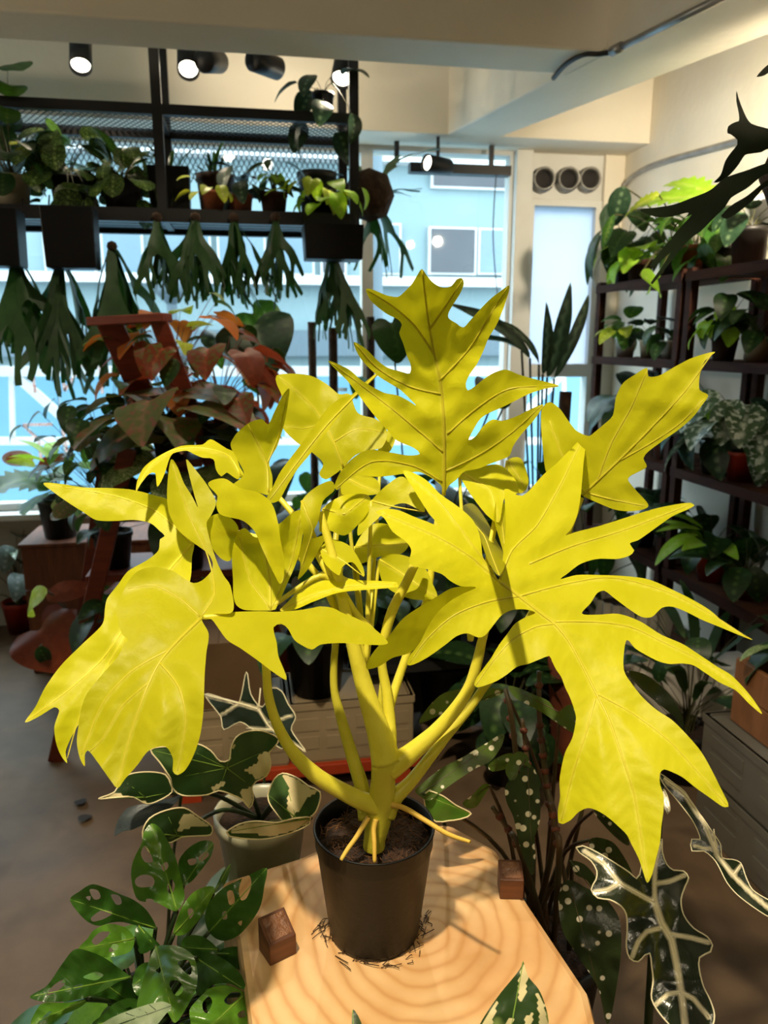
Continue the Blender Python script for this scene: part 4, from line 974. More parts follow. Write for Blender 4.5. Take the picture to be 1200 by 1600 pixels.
traced('leaf', mk, M['mask'], q1, q1c, ['Q 470 880 510 1000 570 1100 600 1250 625 1400 650 1600 700 1780', 'Q 470 880 380 830 260 760 160 640 50 570', 'Q 470 880 468 780 470 650 500 530', 'Q 500 1030 420 1050 370 1110 335 1200', 'Q 560 1065 680 1085 790 1115', 'Q 625 1410 550 1420 475 1485', 'Q 625 1410 700 1450 790 1560', 'Q 260 760 190 800 108 815', 'Q 480 765 560 750 645 715'], s=4, bulge=0.006, amp=0.005, vmat=M['maskvein'], vr=(0.0023, 0.0010), ribw=6.0, rim=0.0009, rimmat=M['maskvein'], label='white veined leaf lying towards the lens')
q2 = 'Q 1180 960 1143 960 1050 900 960 830 900 760 830 630 760 570 690 570 690 500 740 500 700 400 620 290 520 170 500 110 600 180 650 220 700 300 760 380 800 440 860 530 870 610 930 620 980 640 1010 720 1050 800 1143 860 1190 880'
ct, rib, b = auto(q2, .86, 1.0, .01, .03, 'Q 510 130')
traced('leaf', mk, M['mask'], q2, ct, ['Q 520 140 650 240 760 400 840 590 930 710 1050 830 1170 930', 'Q 840 590 820 440', 'Q 940 710 980 650', 'Q 800 560 700 540'], s=5, bulge=0.005, vmat=M['maskvein'], vr=(0.0024, 0.001), rim=0.0007, rimmat=M['maskvein'], label='narrow edge-on leaf over the floor')
q3 = 'Q 560 330 545 350 530 320 515 250 500 190 530 210 555 280'
ct, rib3, b3 = auto(q3, .96, .98, .0)
traced('leaf', mk, M['mask'], q3, ct, [rib3], s=5, bulge=0.002, vmat=M['maskvein'], vr=(0.001, 0.0005), rim=0.0007, rimmat=M['maskvein'])
potmesh(mk, 0.075, 0.10, 0.20, 0.14, M['darkpot'])
MB().box(-0.10, 0.10, -0.10, 0.10, 0, 0.14).build('pot_stand', M['walnut'], mk)
MC = Vector((qp.x, qp.y, 0.32))
for b, d in ((pts('Q 470 880')[0], .843), (pts('Q 510 130')[0], 1.0), (b3, .98)): stalk_to(mk, b, d, M['darkstalk'], MC, (0.006, 0.004), 0.03)

# spotted begonia between block and alocasia
M['bego'] = leafmat('spotted_dark_olive', '2e3d17', '222f12', trans=0.12, tcol='5c6a20', rough=0.32, scale=25, spots='f3ead0', spotscale=6.0, back='5a1f16')
M['bego2'] = leafmat('spotted_mid_green', '4c6420', '3d531a', trans=0.2, tcol='7d8c2c', rough=0.35, scale=25, spots='f6efd8', spotscale=6.6, back='5a1f16')
M['cane'] = mat('brown_green_cane', '3d4420', '4a2a18', 0.5, 8)
bp = W(850, 1500, 1.30)
bg_ = thing('spotted_begonia', 'begonia with white spotted olive leaves behind the right of the block', 'potted plant', (bp.x, bp.y, 0))
BC = Vector((bp.x, bp.y, 0.36))
potmesh(bg_, 0.075, 0.095, 0.19, 0.18, M['darkpot']); MB().box(-0.10, 0.10, -0.10, 0.10, 0, 0.18).build('pot_stand', M['walnut'], bg_)
for outl, dt, db, base, mt, side in [
    ('G 560 335 620 345 700 380 790 420 840 480 900 440 940 450 955 520 945 600 900 585 840 545 760 490 690 450 600 400', 1.06, 1.0, 'G 855 485', 'bego2', .0),
    ('G 540 612 520 680 460 760 380 800 300 850 200 920 110 985 60 960 30 930 80 880 180 800 300 740 380 690 450 650 520 605', 1.06, .98, 'G 60 950', 'bego2', .03),
    ('G 445 790 500 740 580 715 600 760 560 800 470 820', 1.08, 1.08, None, 'bego2', .0),
    ('G 580 872 550 840 545 800 570 740 620 705 670 730 680 770 690 800 630 780 610 850', 1.0, 1.03, 'G 660 750', 'bego2', .0),
    ('G 700 1410 660 1340 620 1220 590 1080 550 990 545 900 600 850 680 780 720 830 740 950 740 1100 710 1200 715 1300', .98, 1.03, 'G 670 800', 'bego', .02),
    ('G 300 1000 360 950 420 890 455 900 420 960 380 1020 330 1030', 1.06, 1.06, None, 'bego2', .0),
    ('H 690 880 640 850 580 830 540 800 530 750 560 740 620 760 670 830', 1.12, 1.10, None, 'bego', .0),
    ('H 600 1440 560 1300 490 1190 430 1090 415 960 450 900 520 930 590 970 640 1040 650 1130 640 1250', 1.0, 1.05, 'H 460 930', 'bego', .0),
    ('H 680 770 640 750 580 690 545 640 600 650 660 700', 1.12, 1.10, None, 'bego', .0),
    ('H 882 335 850 290 790 240 730 190 670 120 730 125 790 165 840 215 880 290', 1.14, 1.18, None, 'bego', .0),
    ('P 655 1130 690 1085 745 1075 790 1078 770 1090 715 1105', 1.25, 1.2, None, 'bego2', .02),
    ('H 560 960 520 900 480 880 460 830 510 840 560 900', 1.08, 1.08, None, 'bego', .0)]:
    ct, rib, b = auto(outl, dt, db, .012, side, base)
    traced('leaf', bg_, M[mt], outl, ct, [rib], s=6, bulge=0.005, amp=0.005, vmat=M['cane'], vr=(0.0009, 0.0003), vname='midrib')
    stalk_to(bg_, b, db + .002, M['cane'], BC + Vector((random.uniform(-.05, .05), random.uniform(-.04, .04), 0)), (0.0045, 0.002), 0.06)
M['budscale'] = mat('rusty_bract', '6a3316', '401c0c', 0.6, 30)
for line, d in [('G 600 690 545 350', 1.10), ('G 820 1200 780 900 740 560 735 250', 1.06), ('G 700 1400 690 1100 670 780 640 520', 1.12), ('G 850 1300 830 1150 800 1000', 1.0), ('G 640 1300 560 1150 470 1020', 1.05)]:
    o_ = Vector(bg_.location); C, R = smooth_curve([BC + Vector((random.uniform(-.04, .04), random.uniform(-.04, .04), -.01)) - o_] + [W(q[0], q[1], d) - o_ for q in pts(line)], [0.0050, 0.0032], 6)
    MB().tube(C, R, 8).build('cane', M['cane'], bg_, True)
    for q in resample(pts(line), 26, False)[1:-1]:
        MB().lathe([(0.001, -0.006), (0.0055, -0.002), (0.0062, 0.002), (0.001, 0.007)], 7, W(q[0], q[1], d) - Vector(bg_.location)).build('node', M['budscale'], bg_, True)
# low variegated leaf and sprig just behind the pot
ol = 'G 350 1060 290 1090 220 1100 150 1105 100 1060 80 950 110 930 190 960 260 1010'
ct, rib, b = auto(ol, 1.0, .98, .01)
tp = W(705, 1330, 1.26)
t = thing('small_green_plant', 'small plant with green pale edged leaf right behind the black pot', 'potted plant', (tp.x, tp.y, 0))
traced('leaf', t, M['ada'], ol, ct, [rib], s=5, bulge=0.004, vmat=M['adarib'], vr=(0.001, 0.0004), rim=0.001, rimmat=M['varirim'])
potmesh(t, 0.04, 0.055, 0.10, 0.42, M['darkpot']); MB().box(-0.06, 0.06, -0.06, 0.06, 0, 0.42).build('pot_stand', M['walnut'], t)
stalk_to(t, b, .98, M['darkstalk'], Vector((tp.x, tp.y, 0.51)))
def lm(nm, a, b, **k): M[nm] = leafmat(nm, a, b, **k)
lm('deep', '24401c', '182f16', rib='4d6b34', trans=0.16, tcol='3d661f', rough=0.38)
lm('deep2', '2f4a30', '20382a', rib='6d8763', trans=0.14, rough=0.36)
lm('mid', '3f6a28', '2f5520', rib='7d9a4c', trans=0.25, tcol='64902c', rough=0.36)
lm('lime', 'aad83a', '8cc02c', rib='c8dc6a', trans=0.4, tcol='b4dc34', rough=0.4)
lm('yellowgreen', 'b9c63a', '93ac2e', rib='d8dc7a', trans=0.4, tcol='c9d23a', rough=0.4)
lm('stag', '2c4a22', '1e3a1a', trans=0.2, tcol='3a6a24', rough=0.5)
lm('stagdark', '20301a', '18260f', trans=0.06, rough=0.55)
lm('caladium', '7a2c1c', '5a3a1c', rib='c05a3a', trans=0.4, tcol='d0522c', rough=0.42, tn=('46602a', 7, 0.5))
lm('orangeleaf', 'c46a30', 'b0752e', rib='d8442c', trans=0.5, tcol='ec8a34', rough=0.45)
lm('rust', '7a3420', '5c2818', rib='9c4c30', trans=0.3, tcol='b04a28', rough=0.4)
lm('pinkgreen', '4c6230', '6a6a3c', rib='b4756a', trans=0.3, tcol='8c8c48', rough=0.42, tn=('8a5048', 9, 0.55))
lm('speckled', '7c9450', '5e7a3a', rib='b4c080', trans=0.3, rough=0.4, tn=('c8cc98', 40, 0.54))
lm('greygreen', '70807a', '55665e', rib='9aa8a0', trans=0.15, rough=0.36)
lm('whitegreen', '4d6a48', '3b583a', rib='c8d4c0', trans=0.2, rough=0.34, tn=('c6d2c2', 8, 0.52))
lm('watermelon', '2c4a1e', '1e3814', rib='8fa860', trans=0.15, rough=0.35, tn=('87a050', 30, 0.55))
M['terracotta'] = mat('terracotta', '9a5230', '7f4024', 0.8, 14, bump=0.1)
M['creampot'] = mat('cream_glaze', 'cdbfa0', 'b8a888', 0.5, 10)
M['whitepot'] = mat('white_glaze', 'd8d4ca', 'c4bfb4', 0.4, 12)
M['brownpot'] = mat('brown_clay', '4a2c1c', '38200f', 0.7, 14)
M['redpot'] = mat('red_plastic', 'a5301c', '8c2614', 0.45, 12)
M['orangepot'] = mat('orange_plastic', 'e0501c', 'cc4414', 0.45, 12)
M['pinkpot'] = mat('pink_glaze', 'b05a7a', '984a68', 0.45, 12)
M['bottle'] = mat('bottle_green_plastic', '1d2f28', '14231d', 0.4, 14)
M['moss'] = mat('moss_pole', '4a3524', '2e1f14', 0.95, 40, bump=0.8, bscale=90)
M['coirball'] = mat('coir_ball', '4a3322', '2c1d12', 0.95, 30, bump=0.9, bscale=60)
M['vinestem'] = mat('brown_green_stem', '4a4a22', '38341a', 0.6, 10)
M['redstem'] = mat('red_stem', '7a3a2a', '5f2c1e', 0.55, 10)

def pot_part(t, kind, r, h, mt):
    if kind == 'square':
        MB().add([(-r * .95, -r * .6, 0), (r * .95, -r * .6, 0), (r * .95, r * .6, 0), (-r * .95, r * .6, 0), (-r, -r * .65, h), (r, -r * .65, h), (r, r * .65, h), (-r, r * .65, h)], [(3, 2, 1, 0), (0, 1, 5, 4), (1, 2, 6, 5), (2, 3, 7, 6), (3, 0, 4, 7)]).build('pot_body', M[mt], t, bevel=0.004)
        MB().box(-r * .95, r * .95, -r * .6, r * .6, h * 0.85, h * 0.9).build('soil', M['soil'], t)
    else: potmesh(t, r * 0.74, r * 0.95, h, 0, M[mt], n=22)

def plant(name, label, loc, pot=None, leaves=(), stemmat='vinestem', group=None, seed=0, cat='potted plant', rz=0, aim=None):
    """pot = (kind, radius, height, material); leaves = (shape, material, count, (len), (height), (reach), (pitch deg), (azimuth deg), stalk radius)"""
    rg = random.Random(seed * 7 + 11); t = thing(name, label, cat, loc, rz, group)
    h0 = 0.0
    if pot: pot_part(t, *pot); h0 = pot[2] * 0.88
    for (kind, mt, n, Lr, Hr, Rr, Pr, Ar, sr) in leaves:
        for i in range(n):
            a = rad(Ar[0] + (Ar[1] - Ar[0]) * (i + rg.uniform(0.2, 0.8)) / n); L = rg.uniform(*Lr); hh = rg.uniform(*Hr); rr = rg.uniform(*Rr)
            b = Vector((rr * math.cos(a), rr * math.sin(a), h0 + hh))
            o = link('leaf', leafmesh(kind, mt, rg.randrange(3)), None, t)
            o.location = b; o.scale = (L, L, L)
            o.rotation_euler = (Matrix.Rotation(a - PI / 2, 3, 'Z') @ Matrix.Rotation(rad(rg.uniform(*Pr)), 3, 'X') @ Matrix.Rotation(rg.uniform(-0.4, 0.4), 3, 'Y')).to_euler()
            if sr:
                s0 = Vector((rg.uniform(-.012, .012), rg.uniform(-.012, .012), h0 - 0.004)); m = Vector((b.x * 0.35, b.y * 0.35, h0 + (hh * 0.6 if hh > 0 else abs(rr) * 0.25)))
                MB().tube(smooth_curve([s0, m, b], k=3), [sr * (1 - 0.5 * j / 6) for j in range(7)], 5, False).build('stalk', M[stemmat], t, True)
    return t

def antler_plant(label, loc, fronds, mt='stag', base=0.035, group='staghorn ferns', L0=1.0, ball=True):
    """staghorn: round shield base with hanging forked fronds; fronds = (len, yaw deg, pitch deg, variant, shape)"""
    t = thing('staghorn_fern', label, 'fern', loc, group=group)
    if ball: MB().lathe([(0.001, -base), (base * .7, -base * .75), (base, 0), (base * .75, base * .7), (0.001, base)], 14).build('shield_base', M['coirball'], t, True)
    for L, yaw, pitch, var, kind in fronds:
        o = link('frond', leafmesh(kind, mt, var), None, t); o.scale = (L * 0.85, L, L)
        o.rotation_euler = (Matrix.Rotation(rad(yaw), 3, 'Z') @ Matrix.Rotation(rad(pitch), 3, 'X')).to_euler()
    return t

# ------------------------------------------------------------------ hanging plant shelf
YS0, YS1, ZLO, ZUP = 2.85, 3.17, 1.768, 2.097
XE = WY(553, 260, YS0).x; XMID = WY(250, 250, YS0).x; XL = -1.7
sh = thing('hanging_shelf', 'black steel two tier shelf hanging in front of the window', 'shelf', (XMID, YS0, ZLO))
so = Vector(sh.location)
def sb(x0, x1, y0, y1, z0, z1, nm): return MB().box(x0 - so.x, x1 - so.x, y0 - so.y, y1 - so.y, z0 - so.z, z1 - so.z).build(nm, M['black'], sh)
for x in (XL, XMID, XE):
    sb(x - 0.016, x + 0.016, YS0 - 0.016, YS0 + 0.016, ZLO - 0.02, 2.9, 'post'); sb(x - 0.016, x + 0.016, YS1 - 0.016, YS1 + 0.016, ZLO - 0.02, 2.9, 'post')
for z, hh in ((ZLO, 0.022), (ZUP, 0.016)):
    for y in (YS0, YS1): sb(XL, XE, y - 0.014, y + 0.014, z - hh, z + hh, 'rail')
    for x in (XL, XMID, XE): sb(x - 0.012, x + 0.012, YS0, YS1, z - 0.012, z + 0.012, 'cross_bar')
def mesh_panel(name, o, ux, uy, w, h, pitch=0.022, r=0.0016):
    mb = MB(); n = int((w + h) / pitch)
    for i in range(-int(h / pitch), int(w / pitch) + 1):
        for sgn in (1, -1):
            a0 = i * pitch; seg = []
            u0, v0, u1, v1 = a0, 0, a0 + h * 0.55, h
            if sgn < 0: u0, u1 = u1, u0
            def clip(u0, v0, u1, v1):
                if u0 == u1: return None
                t0, t1 = 0, 1; d = u1 - u0
                ta, tb = (0 - u0) / d, (w - u0) / d
                if ta > tb: ta, tb = tb, ta
                t0, t1 = max(t0, ta), min(t1, tb)
                if t0 >= t1: return None
                return (u0 + d * t0, v0 + (v1 - v0) * t0, u0 + d * t1, v0 + (v1 - v0) * t1)
            c = clip(u0, v0, u1, v1)
            if c: mb.bar(o + ux * c[0] + uy * c[1], o + ux * c[2] + uy * c[3], r * 2, r * 1.2, ux.cross(uy))
    ob = mb.build(name, M['black'], sh); ob['kind'] = 'stuff'; return ob
X_, Y_, Z_ = Vector((1, 0, 0)), Vector((0, 1, 0)), Vector((0, 0, 1))
mesh_panel('mesh_shelf', Vector((XL, YS0, ZUP)) - so, X_, Y_, XE - XL, YS1 - YS0)
mesh_panel('mesh_back', Vector((XL, YS1 + 0.01, ZUP - 0.16)) - so, X_, Z_, XE - XL, 0.15, 0.02)
for i in range(5):
    y = YS0 + 0.03 + i * 0.065
    sb(XL, XE, y, y + 0.05, ZLO - 0.006, ZLO + 0.004, 'shelf_slat')

# things standing on its lower tier
ZT_ = ZLO + 0.005
def on_shelf(px, y=2.96): return Vector((WY(px, 320, y).x, y, ZT_))
F_ = (0, 360)
g1 = 'potted plants on the hanging shelf'
plant('potted_vine', 'cream pot of dark rounded leaves at the far left of the hanging shelf', on_shelf(22, 2.94), ('round', 0.062, 0.12, 'creampot'),
      [('round', 'deep', 34, (.08, .13), (-.02, .34), (.03, .17), (-50, 40), F_, .002), ('round', 'mid', 6, (.08, .11), (.05, .3), (.05, .15), (-40, 20), (150, 390), .002), ('heart', 'yellowgreen', 3, (.06, .08), (.06, .12), (.04, .08), (-30, 20), (180, 340), .002)], seed=1, group=g1)
plant('watermelon_peperomia', 'black pot of striped oval leaves left of the shelf post', on_shelf(110, 2.98), ('round', 0.065, 0.13, 'blackplastic'),
      [('round', 'watermelon', 34, (.07, .11), (-.08, .16), (.05, .16), (-70, 20), F_, .002)], seed=2, group=g1)
plant('watermelon_peperomia', 'black pot of striped trailing leaves close beside the shelf post', on_shelf(195, 2.94), ('square', 0.06, 0.12, 'blackplastic'),
      [('round', 'watermelon', 28, (.06, .10), (-.06, .10), (.04, .15), (-60, 10), F_, .002), ('lance', 'deep', 5, (.10, .16), (.03, .10), (.02, .05), (10, 70), F_, .0015)], seed=3, group=g1)
antler_plant('dark staghorn fern standing up behind the striped leaves', on_shelf(175, 3.05) + Vector((0, 0, 0.14)), [(.22, -40, 40, 0, 'antler'), (.20, 30, 60, 1, 'antler2'), (.20, 70, 30, 2, 'antler'), (.17, -80, 30, 1, 'antler')], 'stag')
plant('square_planter', 'plain tall black square pot right behind the shelf post', on_shelf(267, 2.97), ('square', 0.07, 0.17, 'blackplastic'), [('strap', 'deep', 7, (.08, .14), (0, .02), (0, .04), (40, 80), F_, 0)], seed=4, group=g1)
plant('potted_fern', 'brown pot of fine upright foliage right of the shelf post', on_shelf(338, 3.06), ('round', 0.07, 0.17, 'brownpot'), [('strap', 'deep', 16, (.06, .12), (0, .03), (0, .05), (20, 80), F_, 0), ('strap', 'mid', 3, (.12, .16), (0, .03), (0, .02), (70, 88), F_, 0)], seed=5, group=g1)
plant('terracotta_planter', 'small bright terracotta pot with yellow sprig on the hanging shelf', on_shelf(333, 2.90), ('round', 0.042, 0.085, 'terracotta'), [('ovate', 'yellowgreen', 6, (.05, .07), (-.03, .05), (.03, .09), (-40, 20), (170, 330), .0025)], seed=6, group=g1)
plant('terracotta_planter', 'shaded terracotta pot with grey green leaves next to the bright one', on_shelf(376, 2.92), ('round', 0.045, 0.08, 'terracotta'), [('ovate', 'deep2', 10, (.07, .11), (.0, .12), (.02, .08), (-50, 30), F_, .002)], seed=7, group=g1)
plant('umbrella_sprig', 'dark pot with one bright green whorl of leaves on the shelf', on_shelf(428, 2.92), ('round', 0.05, 0.09, 'brownpot'), [('lance', 'deep', 8, (.10, .14), (.02, .12), (.01, .05), (-20, 30), F_, .002), ('ovate', 'lime', 6, (.05, .07), (.06, .09), (.01, .025), (-50, 10), F_, .002)], seed=8, group=g1)
plant('dark_planter', 'dark mossy pot at the right end of the hanging shelf', on_shelf(496, 3.06), ('round', 0.075, 0.19, 'darkpot'), [('lance', 'deep', 9, (.05, .09), (.0, .02), (.0, .05), (10, 60), F_, .001)], seed=9, group=g1)
plant('golden_pothos', 'bright lime pothos spilling over the right end of the hanging shelf', on_shelf(505, 2.90) + Vector((0, -0.02, 0.0)), ('round', 0.055, 0.09, 'blackplastic'), [('ovate', 'lime', 16, (.07, .10), (-.06, .06), (.03, .15), (-70, 10), (150, 390), .002), ('heart', 'yellowgreen', 5, (.06, .08), (-.05, .05), (.04, .12), (-60, 0), (180, 360), .002)], seed=10, group=g1)
c = W(577, 305, 3.0)
antler_plant('staghorn fern on a brown coir ball at the shelf end', c, [(.40, -62, 48, 0, 'antler'), (.30, -50, 20, 1, 'antler2'), (.34, -70, -50, 2, 'antler'), (.32, -110, -70, 0, 'antler2'), (.30, -40, -75, 1, 'antler'), (.24, 30, 60, 1, 'antler')], 'stag', 0.10)
# black pots hung under the tier with staghorns spilling out below
for i, (px, py, w, hgt, lab) in enumerate([(5, 375, .085, .17, 'black hanging pot at the far left under the shelf'), (122, 378, .08, .185, 'square black pot hanging under the shelf left of the post'), (517, 365, .10, .11, 'wide black trough hanging under the right end of the shelf')]):
    p = WY(px, py + 45, 2.80)
    t = thing('hanging_pot', lab, 'pot', (p.x, p.y - 0.06, p.z), group='black pots hung under the shelf')
    pot_part(t, 'square', w, hgt, 'blackplastic')
    MB().tube([(-w * .9, w * .5, hgt), (-w * .9, w * .9, hgt + 0.05)], 0.003, 6).build('hanger', M['black'], t); MB().tube([(w * .9, w * .5, hgt), (w * .9, w * .9, hgt + 0.05)], 0.003, 6).build('hanger', M['black'], t)
rg = random.Random(21)
for i, (px, py, n, L, lab) in enumerate([(25, 405, 7, .36, 'staghorn fern hanging at the far left edge under the shelf'), (95, 410, 7, .38, 'staghorn fern hanging left of the square black pot'), (175, 385, 8, .38, 'staghorn fern hanging right of the square black pot'), (245, 340, 6, .26, 'staghorn fern hanging straight below the shelf post'),
                                         (305, 340, 7, .26, 'staghorn fern hanging below the bright terracotta pot'), (365, 340, 7, .27, 'staghorn fern hanging below the shaded terracotta pot'), (430, 340, 7, .25, 'staghorn fern hanging left of the black trough'), (520, 392, 8, .30, 'staghorn fern hanging below the black trough')]):
    p = WY(px, py, 2.82)
    fr = [(L * rg.uniform(.8, 1.25), rg.uniform(-75, 75) + (180 if k % 2 else 0), rg.uniform(-86, -55), rg.randrange(3), rg.choice(['antler', 'antler2', 'antler3', 'antler3'])) for k in range(n + 2)]
    antler_plant(lab, p, fr, 'stag', 0.018)
# small pot on the upper rail
p = WY(505, 186, 2.90); p.z = ZUP + 0.017
plant('small_hanging_plant', 'small black pot with long pointed leaves on the upper rail', (p.x, p.y, p.z), ('round', 0.04, 0.075, 'blackplastic'), [('ovate', 'deep2', 5, (.10, .14), (.03, .08), (.03, .09), (-25, 25), F_, .0015), ('ovate', 'deep2', 5, (.10, .14), (-.12, 0), (.06, .15), (-70, -20), F_, .0015)], seed=12)

# ------------------------------------------------------------------ red plant ladder
M['redwood'] = mat('red_stained_wood', '7c3018', '622412', 0.5, 10, stretch=(1, 1, 8))
tA, tB = W(160, 503, 2.35), W(246, 496, 2.30)
topz = tA.z; lad = thing('plant_ladder', 'red stained wooden step ladder used as a plant stand', 'ladder', ((tA.x + tB.x) / 2, tA.y, 0))
lo = Vector(lad.location)
fB = WZ(88, 1188, 0); fB2 = fB + Vector((-.04, .42, 0))
def lb(a, b, w, h, nm, up=(0, 1, 0)): return MB().bar(Vector(a) - lo, Vector(b) - lo, w, h, up).build(nm, M['redwood'], lad, bevel=0.003)
lb(tA + Vector((-0.03, 0, 0)), tB + Vector((0.03, 0, 0)), 0.07, 0.026, 'top_board', (0, 0, 1))
r1, r2 = WY(420, 1000, tA.y + 0.1), WY(330, 1000, tA.y + 0.25)
def down(a, px, py, y):
    b = WY(px, py, y); t = (0 - a.z) / (b.z - a.z); return a + (b - a) * t
lb(tA + Vector((.02, 0, 0)), down(tA, 217, 620, tA.y + .06), 0.075, 0.03, 'stile'); lb(tB, down(tB, 303, 650, tB.y + .06), 0.05, 0.035, 'stile')
lb(W(200, 700, 2.28), fB, 0.05, 0.03, 'stile'); lb(W(170, 700, 2.5), fB2, 0.05, 0.03, 'stile')
for z in (0.28, 0.62, 0.98):
    f = 1 - z / topz; xl = tA.x + (fB2.x - tA.x) * f * .6; xr = tB.x + 0.36 * f
    MB().box(xl - lo.x, xr - lo.x, -0.10, 0.16, z - 0.012, z + 0.012).build('step', M['redwood'], lad, bevel=0.003)
LY = tA.y
def at_step(px, z, dy=0.0): 
    p = WY(px, 700, LY + dy); return Vector((p.x, LY + dy, z + 0.012))
g2 = 'plants on the red ladder'
plant('caladium', 'orange leaved caladium glowing behind the top of the red ladder', at_step(275, 0.98, .11), ('round', .06, .11, 'darkpot'), [('heart', 'orangeleaf', 12, (.08, .13), (.10, .36), (.06, .22), (-30, 15), F_, .002), ('heart', 'caladium', 12, (.08, .12), (.05, .32), (.08, .24), (-40, 10), F_, .002), ('heart', 'yellowgreen', 8, (.06, .10), (.22, .42), (.05, .20), (-40, 30), F_, .002), ('ovate', 'mid', 10, (.06, .1), (.05, .4), (.05, .22), (-40, 40), F_, .0015)], seed=20, group=g2, stemmat='redstem')
plant('caladium', 'rust red caladium on the right side of the red ladder', at_step(345, 0.98, -.02), ('round', .06, .11, 'darkpot'), [('heart', 'caladium', 12, (.09, .13), (.05, .30), (.08, .22), (-40, 5), F_, .002), ('ovate', 'deep', 12, (.07, .11), (.03, .32), (.06, .2), (-40, 30), F_, .0015), ('heart', 'rust', 6, (.09, .13), (.08, .24), (.10, .22), (-60, -10), (-60, 60), .002), ('heart', 'orangeleaf', 3, (.12, .16), (.12, .26), (.1, .2), (-40, 0), (-40, 90), .002)], seed=21, group=g2, stemmat='redstem')
plant('pink_syngonium', 'olive leaved syngonium with pink centres in front of the red ladder', at_step(265, 0.98, -.10), ('round', .055, .10, 'darkpot'), [('heart', 'pinkgreen', 8, (.16, .24), (.0, .12), (.05, .20), (-20, 5), (150, 400), .002), ('arrow', 'deep', 8, (.12, .18), (-.02, .10), (.06, .18), (-30, 10), F_, .002)], seed=22, group=g2)
plant('speckled_plant', 'plant with pale speckled pointed leaves on the middle ladder step', at_step(285, 0.62, -.05), ('round', .06, .11, 'darkpot'), [('ovate', 'speckled', 6, (.20, .26), (.20, .28), (.05, .14), (-15, 10), (150, 420), .003), ('ovate', 'deep', 9, (.14, .2), (.05, .22), (.05, .15), (-30, 20), F_, .002)], seed=23, group=g2)
plant('leafy_shrub', 'dark small leaved shrub at the left side of the red ladder', at_step(165, 0.62, .0), ('round', .065, .12, 'darkpot'), [('ovate', 'deep', 60, (.06, .10), (.02, .50), (.03, .20), (-40, 30), F_, .0015), ('round', 'pinkgreen', 18, (.06, .09), (.05, .35), (.05, .18), (-40, 20), F_, .0015), ('ovate', 'mid', 12, (.05, .08), (.12, .42), (.10, .24), (-30, 30), (90, 270), .0015)], seed=24, group=g2)
plant('dark_foliage_plant', 'dark bushy plant on the lowest ladder step', at_step(215, 0.28, .0), ('round', .07, .12, 'darkpot'), [('ovate', 'deep', 22, (.10, .15), (.02, .22), (.05, .2), (-40, 30), F_, .002), ('heart', 'rust', 6, (.08, .12), (.05, .2), (.08, .2), (-50, 10), F_, .002)], seed=25, group=g2)
# big dark leaves at the window behind the ladder
al = W(420, 760, 2.80)
t = plant('elephant_ear', 'large dark green ribbed leaf standing against the window right of the ladder', (al.x, al.y, 0), ('round', .11, .22, 'darkpot'), [('heart', 'deep2', 3, (.18, .24), (.35, .75), (.05, .16), (-50, -20), F_, .004)], seed=30)
def placed(t, kind, mt, tip, base, d0, d1, width=1.0, roll=0.0, sr=0.003, root=None, stemmat='vinestem'):
    """a leaf from its stalk end to its tip, both given as points in the room"""
    A, B = W(base[0], base[1], d0), W(tip[0], tip[1], d1); v = B - A; L = v.length
    y = v.normalized(); z = (Vector((0, 0, 1)) * 0.6 - _f0); z = (z - y * z.dot(y)).normalized(); z = Matrix.Rotation(roll, 3, y) @ z; x = y.cross(z)
    o = link('leaf', leafmesh(kind, mt, random.randrange(3)), None, t)
    mtx = Matrix((x * L * width, y * L, z * L)).transposed().to_4x4(); mtx.translation = A - Vector(t.location); o.matrix_local = mtx
    if sr:
        r0 = root if root is not None else Vector((0, 0, 0.18)); b = A - Vector(t.location); m = r0 * 0.5 + b * 0.5 + Vector((0, 0, 0.05))
        C = smooth_curve([r0, m, b], k=4); MB().tube(C, sr, 6, False).build('stalk', M[stemmat], t, True)
    return o
placed(t, 'heart', 'deep2', (425, 585), (395, 510), 2.6, 2.55, 1.5); placed(t, 'heart', 'mid', (455, 545), (395, 490), 2.75, 2.7, 0.9); placed(t, 'ovate', 'deep2', (355, 485), (325, 545), 2.6, 2.7, 0.8)
placed(t, 'ovate', 'mid', (430, 605), (380, 590), 2.7, 2.6, 0.6)

# ------------------------------------------------------------------ by the window, left
M['oldwood'] = mat('reddish_box_wood', '7a4428', '5f321c', 0.6, 8, stretch=(6, 1, 1), bump=0.1)
wp = WY(185, 890, 3.35)
bx = thing('wooden_box', 'reddish wooden box under the window with green pot on it', 'box', (wp.x, 3.35, 0))
zb = WY(110, 850, 3.22).z
for i in range(3): MB().box(-.34, .42, -.16, -.14, i * zb / 3 + .003, (i + 1) * zb / 3 - .003).build('plank', M['oldwood'], bx); MB().box(-.34, .42, .14, .16, i * zb / 3 + .003, (i + 1) * zb / 3 - .003).build('plank', M['oldwood'], bx)
for s in (-.34, .40): MB().box(s, s + .02, -.14, .14, 0, zb).build('end_board', M['oldwood'], bx)
MB().box(-.35, .43, -.17, .17, zb, zb + .015).build('top_board', M['oldwood'], bx, bevel=.003)
p = WY(98, 860, 3.30)
zz = plant('zz_plant', 'fresh green fronds in dark green pot on the reddish box', (p.x, 3.30, zb + .015), ('round', .085, .17, 'bottle'), [('frilly', 'mid', 6, (.22, .30), (.03, .10), (.02, .05), (5, 40), (60, 330), .004), ('lance', 'lime', 3, (.18, .24), (.10, .20), (.02, .06), (20, 60), (60, 260), .003)], seed=33)
placed(zz, 'ovate', 'rust', (103, 700), (60, 735), 3.2, 3.2, 0.7); placed(zz, 'ovate', 'yellowgreen', (17, 712), (55, 728), 3.2, 3.1, 0.6)
